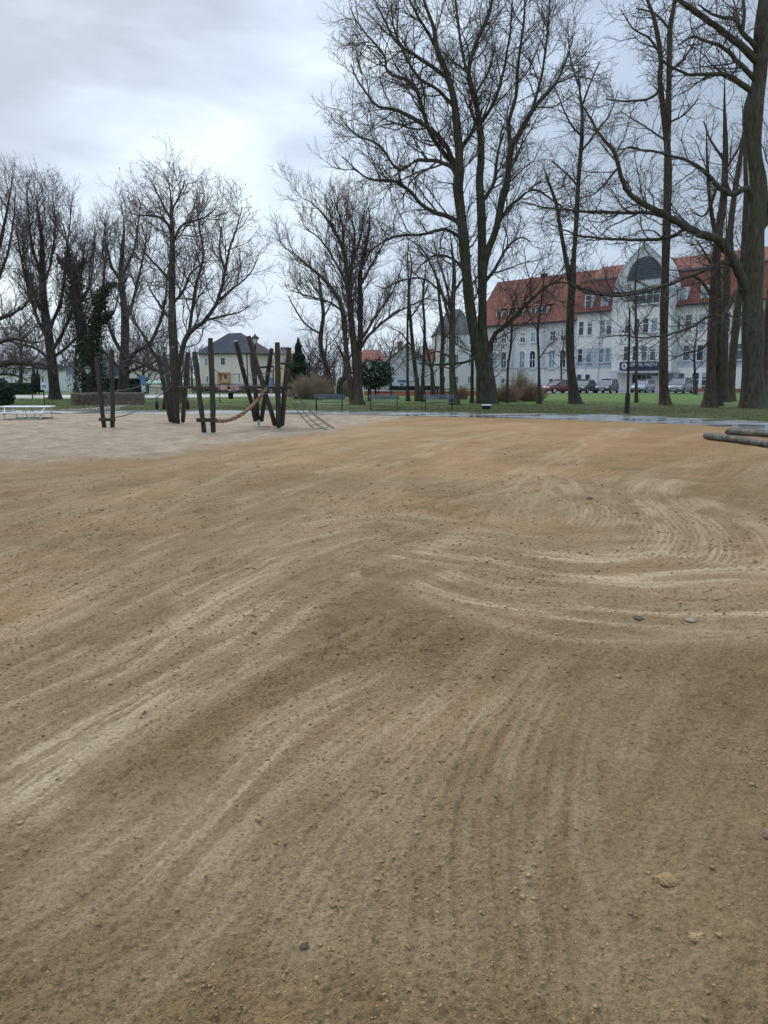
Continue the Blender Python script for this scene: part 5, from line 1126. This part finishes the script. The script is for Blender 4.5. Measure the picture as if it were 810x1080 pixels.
def thin_rope(name,label,K,r=.014,sag=.0,cat='rope',m='rope_dark',group=None):
    P=catmull(np.array([at(*k) for k in K]),8); b=P[0].copy(); o_=empty(name,b*[1,1,0],label,cat,group); g=MB(); g.tube([tuple(p) for p in P],r,6); g.build('cord',m,o_,True); return o_
thin_rope('hand_rope','grey rope slanting up from the leftmost post pair to the middle play cluster',[(119,413,Yd),(140,409.5,Yd+.8),(160,402,Yc2-.8),(182,391,Yc2-.3)])
thin_rope('foot_rope','lower grey rope from the leftmost post pair to the middle play cluster',[(119,441,Yd),(138,436,Yd+.8),(158,424,Yc2-.8),(179,409.5,Yc2-.2)],.018)
thin_rope('hand_rope','grey rope at platform height between the middle cluster and the post pair',[(200,411.5,Yc2),(206,413.5,Yc2-1.5),(212,414,Yb+.1),(224,413,Yb)])
thin_rope('hand_rope','grey rope at platform height from the post pair to the right-hand play cluster',[(224,413.5,Yb),(240,414,Yb+.4),(258,410,Yp)])
thin_rope('hand_rope','upper grey rope from the tall post of the pair to the right-hand cluster',[(223,389,Yb),(238,395,Yb+.3),(256,394,Yp+.3)],.011)
thin_rope('hand_rope','upper rope strung loosely inside the right-hand play cluster',[(255,384,Yp+.6),(264,396,Yp+.3),(277,398,Yp),(292,388,Yp-.2)],.012)
thin_rope('hand_rope','second loose rope loop hanging inside the right-hand play cluster',[(271,388,Yp),(278,394,Yp+.4),(284,393,Yp+.8),(292,387,Yp-.2),(300,390,Yp),(304,389,Yp)],.012)
# climbing net on the right of the cluster
nr=empty('climbing_net',at(330,450,Yp)*[1,1,0],'loose dark climbing net running from the right-hand play cluster down to the sand','climbing net')
g=MB(); lines=[]
for i,(x0,y0,x1,y1,dy) in enumerate([(306,410,353,453,0),(303,412,345,455,-.5),(308,409,350,449.5,.6),(300,412,336,456,-.9)]):
    P=[]
    for k in range(9):
        t=k/8; P.append(at(x0+(x1-x0)*t,y0+(y1-y0)*t+5*math.sin(math.pi*t),Yp+dy+.2*t))
    P[-1][2]=max(P[-1][2],.03); lines.append(P); g.tube([tuple(p) for p in P],.014,5)
g.build('long_ropes','rope_dark',nr,True); g=MB()
for k in range(1,9):
    o_=[3,1,0,2]; g.tube([tuple(lines[j][k]) for j in o_],.010,5)
g.build('cross_ropes','rope_dark',nr,True)
# hanging rubber weights on cords
for i,(px,lab) in enumerate([(164.6,'left one of the dark bottle-shaped pads hanging left of the middle play cluster'),(172,'right one of the dark bottle-shaped pads hanging left of the middle play cluster'),(197.3,'dark bottle-shaped pad hanging on the right side of the middle play cluster')]):
    top=at(px,409,Yc2+.5); bt=at(px,432,Yc2+.5); root=empty('hanging_pad',(top[0],top[1],bt[2]),lab,'hanging pad','pads hanging by the middle play cluster'); s=MB(); s.tube([tuple(top),(top[0],top[1],bt[2]+.35)],.010,5); s.build('cord','rope_dark',root)
    s=MB(); s.lathe((top[0],top[1],bt[2]),[(.03,0),(.065,.02),(.07,.16),(.06,.24),(.03,.33),(.018,.42)],12); s.build('pad','tyre',root,True)
tp=thin_rope('hanging_line','thin line holding the pads, stretched from the middle play cluster to its left',[(158,408,Yc2+.5),(172,408.6,Yc2+.5),(186,409,Yc2+.45),(203,409,Yc2+.5)],.012)
# white metal table with benches
Yt=Yof(442.5); c=at(30,440,Yt); zt_=at(30,428.6,Yt)[2]; zm=at(30,434.6,Yt)[2]
ro=empty('picnic_table',(c[0],Yt,0),'white metal table with attached benches at the left edge of the sand','table'); ro.rotation_euler[2]=R(2)
def tb(name,m,fn,bev=.008): g=MB(); fn(g); g.build(name,m,ro,bevel=bev,local=True)
hw_=26*mpp(Yt); hb=22.5*mpp(Yt)
tb('tabletop','white_metal',lambda g:[g.box((-hw_,-.36+.145*k,zt_-.03),(hw_,-.36+.145*k+.135,zt_+.015)) for k in range(5)])
for sy in (-1,1): tb('bench_seat','white_metal',lambda g:[g.box((-hb,sy*.66-.14+.145*k,zm-.03),(hb,sy*.66-.14+.145*k+.135,zm+.01)) for k in range(2)])
for sx in (-1,1):
    g=MB(); x=sx*(hw_-.22); x2=sx*(hb-.16)
    for sy in (-1,1): g.tube([(x2,sy*.62,.06),(x2,sy*.55,zm-.03),(x,sy*.26,zt_-.031)],.028,8)
    g.tube([(x2,-.75,zm-.06),(x2,.75,zm-.06)],.024,8); g.build('end_frame','white_metal',ro,True,local=True)
for sx in (-1,1): g=MB(); g.tube([(sx*.16,-.3,.06),(sx*.16,0,zt_-.031)],.016,6); g.tube([(sx*.16,.3,.06),(sx*.16,0,zt_-.031)],.016,6); g.build('brace','steel',ro,True,local=True)
for sy in (-1,1): g=MB(); g.tube([(-hb+.14,sy*.62,.06),(hb-.14,sy*.62,.06)],.026,8); g.build('base_rail','steel',ro,True,local=True)
g=MB(); g.box((-hb+.3,-.55,.0),(hb-.3,.55,.05)); g.build('table_shade','tyre',ro,local=True)  # black slab standing in for the shade under the table
# ======================================================= BENCHES
def make_bench():
    root=empty('park_bench',(0,0,0),'x','bench','park benches along the path')
    Wb=1.62
    g=MB()
    for k in range(3): z=.62+.085*k; y=.20+.03*k; g.obox((0,y,z),(1,0,0),(0,1,0),(0,0,1),(-Wb/2,-.014,-.034),(Wb/2,.014,.034))
    g.build('backrest','bench_wood',root,bevel=.006,local=True)
    g=MB()
    for k in range(4): y=-.26+.11*k; g.obox((0,y,.43),(1,0,0),(0,1,0),(0,0,1),(-Wb/2,-.045,-.016),(Wb/2,.045,.016))
    g.build('seat','bench_wood',root,bevel=.006,local=True)
    for s in (-1,1):
        x=s*(Wb/2-.12); g=MB()
        g.tube([(x,-.33,0),(x,-.27,.18),(x,-.24,.41),(x,-.28,.58),(x,-.22,.64),(x,0,.63),(x,.17,.62)],.024,8)
        g.tube([(x,.34,0),(x,.24,.18),(x,.14,.41),(x,.20,.62),(x,.28,.84)],.024,8)
        g.tube([(x,-.24,.40),(x,.15,.40)],.022,8); g.tube([(x,-.27,.16),(x,0,.24),(x,.25,.16)],.018,8)
        g.build('side_frame','black_metal',root,True,local=True)
    return root
bn=make_bench(); index_kids()
spots=[(347,433.6,'left-hand bench, blue-grey slats, beside the leaning thin tree',.02),(405,434.2,'middle bench, blue-grey slats on black iron legs',-.01),(463,434.4,'right-hand bench, blue-grey slats, nearest the huge tree',-.05)]
for i,(px,py,lab,rz) in enumerate(spots):
    o=bn if i==0 else copy_tree(bn); p=gnd(px,py); o.location=(p[0],p[1]+.25,.05); o.rotation_euler[2]=rz; o['label']=lab
# far bench-like tables
for px,lab in ((406,'dark picnic table in front of the low brick wall, left of the kiosk'),(468,'dark picnic table in front of the low brick wall behind the right-hand bench')):
    p=at(px,415,68); r0=empty('picnic_table',(p[0],68,.06),lab,'table','picnic tables by the brick wall'); g=MB(); g.obox((0,0,.72),(1,0,0),(0,1,0),(0,0,1),(-.75,-.35,-.03),(.75,.35,.03)); g.build('tabletop','bark_dark',r0,local=True)
    g=MB(); g.obox((0,.6,.42),(1,0,0),(0,1,0),(0,0,1),(-.75,-.12,-.02),(.75,.12,.02)); g.obox((0,-.6,.42),(1,0,0),(0,1,0),(0,0,1),(-.75,-.12,-.02),(.75,.12,.02)); g.build('seat_planks','bark_dark',r0,local=True)
    for x in (-.55,.55): g=MB(); g.tube([(x,-.6,0),(x,-.2,.69)],.04,6); g.tube([(x,.6,0),(x,.2,.69)],.04,6); g.tube([(x,-.7,.38),(x,.7,.38)],.035,6); g.build('trestle','bark_dark',r0,local=True)
# ======================================================= LAMPS
def lamp(px,py,ptop,label,lean=0.,grp='park lamps'):
    b=gnd(px,py); Y=b[1]; H=at(px,ptop,Y)[2]; root=empty('park_lamp',(b[0],b[1],.0),label,'street lamp',grp)
    g=MB(); g.lathe((0,0,0),[(.13,0),(.15,.05),(.13,.1),(.115,.5),(.12,.9),(.10,1.0),(.085,1.05)],14); g.build('base','black_metal',root,True,local=True)
    g=MB(); g.tube([(0,0,1.05),(lean*.5,0,H*.6),(lean,0,H-.62)],[.062,.052,.04],12); g.build('pole','black_metal',root,True,local=True)
    lc=MB(); lc.lathe((lean,0,H-.62),[(.05,0),(.10,.03),(.19,.29),(.19,.31)],12); lc.build('lantern_glass','lampglass',root,True,local=True)
    cp_=MB(); cp_.lathe((lean,0,H-.31),[(.26,0),(.27,.03),(.15,.13),(.05,.2),(.03,.27),(.012,.31)],16); hd=cp_.build('lantern_cap','black_metal',root,True,local=True)
    g=MB()
    for k in range(4):
        a=math.pi/4+k*math.pi/2; g.tube([(lean+.10*math.cos(a),.10*math.sin(a),H-.6),(lean+.195*math.cos(a),.195*math.sin(a),H-.31)],.012,5)
    g.build('lantern_frame','black_metal',root,True,local=True)
lamp(661,437.3,311,'tall black park lamp standing at the wet path before the hospital',-.13)
lamp(271,430,351.5,'black park lamp rising behind the right-hand play cluster')
lamp(389.5,424,380,'small dark lamp post beside the round evergreen')
lamp(94.8,427.5,384,'slim black lamp post in front of the clipped brown hedge')
# sign board, poles
s=gnd(47,427.8); sr=empty('notice_board',(s[0],s[1],0),'white notice board on a dark post on the left lawn','sign'); zt_=at(47,397,s[1])[2]
g=MB(); g.tube([(0,0,0),(0,0,zt_)],.035,8); g.build('post','black_metal',sr,True,local=True); w_=7*mpp(s[1])/2; z1=at(49,403.3,s[1])[2]; z0=at(49,411,s[1])[2]
g=MB(); g.box((-w_+.08,-.06,z0),(w_+.08,-.04,z1)); pn=g.build('board','sign_face',sr,local=True); g=MB(); g.box((-w_+.15,-.064,z0+.1),(w_-.0,-.061,z0+.3)); g.build('panel_print','glass_pale',pn,local=True)
s=gnd(152,426); 
def pole(px,py,pt,r,label,name='steel_pole',m='black_metal'):
    b=gnd(px,py); z=at(px,pt,b[1])[2]; root=empty(name,b,label,'pole'); g=MB(); g.tube([tuple(b-[0,0,.05]),(b[0],b[1],z)],[r,r*.7],8,dome=1); g.build('shaft',m,root,True); g=MB(); g.lathe(b,[(r*2.2,0),(r*2.2,.05),(r*1.1,.12)],10); g.build('foot',m,root,True)
pole(34.5,421,398,.05,'thin dark pole left of the white notice board')
pole(14.5,426.5,395,.035,'thin dark pole rising behind the white metal table')
pole(190+3,427,398,.03,'thin pole on the lawn just right of the middle play cluster')
pole(232,425,405,.03,'thin dark pole on the lawn right of the post pair')
# info sign blue/white by the street (left of middle cluster)
s=at(152,418,78); sr=empty('street_sign',(s[0],78,.06),'blue and white street sign on a short post left of the middle play cluster','sign'); g=MB(); g.tube([(0,0,0),(0,0,1.9)],.04,8); g.build('post','steel',sr,True,local=True)
g=MB(); g.box((-.28,-.06,.95),(.28,-.04,1.95)); g.build('panel','bluepaint',sr,local=True); g=MB(); g.box((-.2,-.065,.3),(.2,-.041,.9)); g.build('lower_panel','sign_face',sr,local=True)
s=at(286,400,80); sr=empty('street_sign',(s[0],80,.06),'blue road sign seen through the right-hand play cluster','sign'); g=MB(); g.tube([(0,0,0),(0,0,1.75)],.035,8); g.build('post','steel',sr,True,local=True); g=MB(); g.box((-.16,-.05,.7),(.16,-.036,1.7)); g.build('panel','bluepaint',sr,local=True)
# green-roofed bus shelter
for px,w2,lab in ((165,1.,'small stall with a teal awning behind the hanging pads'),(189.5,.55,'narrow stall with a teal awning seen through the middle play cluster')):
    s=at(px,414,82); st_=empty('market_stall',(s[0],82,.06),lab,'stall','teal-roofed stalls by the street'); g=MB(); g.prism([(-w2,-.6,1.0),(w2,-.6,1.0),(w2*.8,.3,1.35),(-w2*.8,.3,1.35)],(0,0,.12)); g.build('awning','teal',st_,local=True)
    g=MB(); g.box((-w2*.7,-.2,0),(w2*.7,.3,.75)); g.build('counter','wall_cream',st_,local=True)
    for x in (-w2*.85,w2*.85): g=MB(); g.tube([(x,-.5,0),(x,-.5,1.02)],.03,6); g.build('leg','steel',st_,True,local=True)
# bin and utility box
s=gnd(243.5,421.5); bi=empty('litter_bin',s,'small black litter bin on the lawn below the cream house','bin'); g=MB(); g.lathe((0,0,0.06),[(.17,0),(.2,.05),(.22,.6),(.22,.62)],14); g.build('body','black_metal',bi,True,local=True); g=MB(); g.lathe((0,0,.681),[(.24,0),(.25,.04),(.12,.12)],14); g.build('lid','black_metal',bi,True,local=True)
s=gnd(512.8,433); bx=empty('utility_box',s,'squat black box with a pale lid on the path edge by the huge tree','box'); g=MB(); g.box((-.22,-.16,.02),(.22,.16,.26)); g.build('body','black_metal',bx,bevel=.015,local=True); g=MB(); g.box((-.25,-.19,.262),(.25,.19,.33)); g.build('lid','sign_face',bx,bevel=.012,local=True)
# ======================================================= LOGS
def log(label,pA,pB,r,seed):
    A=gnd(*pA); B=gnd(*pB); A[2]=B[2]=r+.02; root=empty('log',A*[1,1,0],label,'log','stripped logs lying on the sand'); rg_=np.random.default_rng(seed)
    n=30; P=np.array([A+(B-A)*k/(n-1) for k in range(n)]); P[:,1]+=.05*np.sin(np.linspace(0,4,n)+seed); P[:,2]+=.01*np.sin(np.linspace(0,7,n))
    rr=r*(1+.05*np.sin(np.linspace(0,9,n)+seed)+rg_.normal(0,.015,n)); rr[0]*=.86
    m=MB(); m.tube([tuple(p) for p in P],list(rr),16,cap=False); m.build('bark','log_grey',root,True)
    d=(P[0]-P[1]); d/=np.linalg.norm(d); e=MB(); e.tube([tuple(P[0]-d*.002),tuple(P[0]+d*.015)],[rr[0]*.98,rr[0]*.9],16); e.build('cut_end','cut_wood',root)
    e=MB(); e.tube([tuple(P[-1]+d*.002),tuple(P[-1]-d*.015)],[rr[-1]*.98,rr[-1]*.9],16); e.build('cut_end','cut_wood',root)
log('nearer of two grey-green logs lying on the sand at the right edge',(744.5,464),(880,482),.095,1)
log('farther of two grey-green logs lying on the sand at the right edge',(767,459.3),(890,467.5),.10,2)
# ======================================================= CLODS, STONES, LITTER, GRASS
def lumps(P,S,rg):
    ico=[(0,0,1)]+[(math.cos(a)*.9,math.sin(a)*.9,.35) for a in np.arange(5)*1.2566]+[(math.cos(a+.6)*.95,math.sin(a+.6)*.95,-.35) for a in np.arange(5)*1.2566]+[(0,0,-1)]
    ico=np.array(ico); Fc=[(0,i+1,(i+1)%5+1) for i in range(5)]+[(i+1,i+6,(i+1)%5+1) for i in range(5)]+[((i+1)%5+1,i+6,(i+1)%5+6) for i in range(5)]+[(11,(i+1)%5+6,i+6) for i in range(5)]
    n=len(P); V=ico[None]*(1+rg.uniform(-.5,.4,(n,12,1)))*S[:,None,None]*np.array([1,1,.6])*(1+rg.uniform(-.3,.3,(n,1,3)))
    a=rg.uniform(0,6.28,n); c,s=np.cos(a)[:,None],np.sin(a)[:,None]; x=V[...,0]*c-V[...,1]*s; y=V[...,0]*s+V[...,1]*c; V=np.stack([x,y,V[...,2]],-1)+P[:,None,:]
    return V.reshape(-1,3),(np.array(Fc)[None]+np.arange(n)[:,None,None]*12).reshape(-1,3)
rg=np.random.default_rng(5); n=90000
Yv=1.5*(26/1.5)**rg.uniform(0,1,n)**.85; Xv=rg.uniform(-1,1,n)*(1.4+.62*Yv); kp=fbm(Xv,Yv,.9,62,3)+rg.uniform(-.3,.3,n)>.5
Xv,Yv=Xv[kp],Yv[kp]; n=len(Xv)
# sample height of the sand mesh analytically is costly; use a BVH of the sand object
from mathutils.bvhtree import BVHTree
me=sand_obj.data; 
def sand_z(xs,ys):
    dg=bpy.context.evaluated_depsgraph_get(); out=[]
    for x,y in zip(xs,ys):
        ok,loc,_,_=sand_obj.ray_cast(Vector((x,y,2)),Vector((0,0,-1))); out.append(loc.z if ok else 0.02)
    return np.array(out)
bpy.context.view_layer.update()
z=sand_z(Xv,Yv); Sz=(.0022+.0050*rg.uniform(0,1,n)**2+.008*rg.uniform(0,1,n)**22)*(.55+.16*np.minimum(Yv,9))*np.clip((27-Yv)/10,.15,1)
V,Fc=lumps(np.stack([Xv,Yv,z+Sz*.2],1),Sz,rg)
M['clod']=mat('clod',varied((.20,.135,.065),(.38,.265,.14),5,60,.8,.01,world=True),rough=.95,spec=.1)
o=link('sand_clods',rawmesh('sand_clods',V,Fc,False),'clod'); tag(o,'small crumbly clods scattered over the raked sand','clods',kind='stuff')
def stone(px,py,s,label,m,name='stone',seed=0,flat=.6):
    p=gnd(px,py); zz=float(sand_z([p[0]],[p[1]])[0]); me=bpy.data.meshes.new(name); bm=bmesh.new(); bmesh.ops.create_icosphere(bm,subdivisions=4,radius=1); 
    rg_=np.random.default_rng(seed); o_=rg_.uniform(0,50)
    for v in bm.verts:
        k=.45+1.0*float(fbm(np.array([v.co.x*1.3+o_+v.co.z]),np.array([v.co.y*1.3+o_-v.co.z*.7]),1.3,seed,5,.7)[0]); v.co*=k*s; v.co.z*=flat
        v.co.z=max(v.co.z,-s*.25)
    bm.to_mesh(me); bm.free(); o=link(name,me,m,None,(p[0],p[1],zz+s*.12)); tag(o,label,name.replace('_',' '))
M['stone_dark']=mat('stone_dark',varied((.045,.03,.018),(.10,.072,.045),8),rough=.8); M['stone_pale']=mat('stone_pale',varied((.2,.16,.11),(.33,.27,.2),8),rough=.8); M['stone_purple']=mat('stone_purple',varied((.13,.085,.06),(.21,.15,.11),8),rough=.8)
stone(703,932,.035,'flat broken clod of damp sand, largest clod at lower right','clod','sand_clod',1,.45)
stone(733,991,.022,'small clod of sand below the largest clod at lower right','clod','sand_clod',6,.5)
stone(321,1000,.014,'small dark stone in the lower left foreground','stone_dark','stone',2)
stone(673,654,.04,'dark earthy lump on the sand at right middle','stone_dark','earth_lump',3,.35)
stone(728,656,.035,'pale brown lump right of the dark earthy lump','stone_pale','earth_lump',4,.4)
stone(809,886,.025,'purplish stone cut by the right edge of the photo','stone_purple','stone',5,.6)
stone(622,527,.05,'tiny black lump among the curved tracks','stone_dark','earth_lump',7,.5)
# grass blades near the path
rg=np.random.default_rng(8); n=90000; Xv=rg.uniform(-38,40,n); yf=np.interp(Xv,fe[:,0],fe[:,1]); Yv=yf+.05+26*rg.uniform(0,1,n)**1.6
h=.035+.05*rg.uniform(0,1,n); a=rg.uniform(0,6.28,n); w=.012
B=np.stack([Xv,Yv,np.full(n,.055)],1); dx=np.stack([np.cos(a)*w,np.sin(a)*w,0*a],1); tip=np.stack([rg.normal(0,.02,n),rg.normal(0,.02,n),h],1)
dn=fbm(Xv,Yv,.5,12,3)>.43; B,dx,tip=B[dn],dx[dn],tip[dn]
V=np.stack([B-dx,B+dx,B+tip],1).reshape(-1,3)
M['grass']=mat('grass',varied((.05,.105,.02),(.14,.19,.05),.8,world=True),rough=.8,spec=.2)
o=link('grass',rawmesh('grass',V,np.arange(len(V)).reshape(-1,3),False),'grass'); tag(o,'short winter grass along the far side of the path','grass',kind='stuff')
n=22000; Xv=rg.uniform(-30,36,n); yf=np.interp(Xv,fe[:,0],fe[:,1]); Yv=yf+.1+13*rg.uniform(0,1,n)**1.3; kp=fbm(Xv,Yv,.4,90,3)>.5
P=np.stack([Xv,Yv,np.full(n,.075)],1)[kp]; V,Q=leafquads(P,.045,rg); V[:,2]=.068+(V[:,2]-.075)*.3+.01
M['dead_leaf']=mat('dead_leaf',varied((.07,.04,.02),(.2,.12,.06),2,world=True),rough=.9)
o=link('fallen_leaves',rawmesh('fallen_leaves',V,Q,False),'dead_leaf'); tag(o,'brown fallen leaves on the grass under the trees','leaves',kind='stuff')
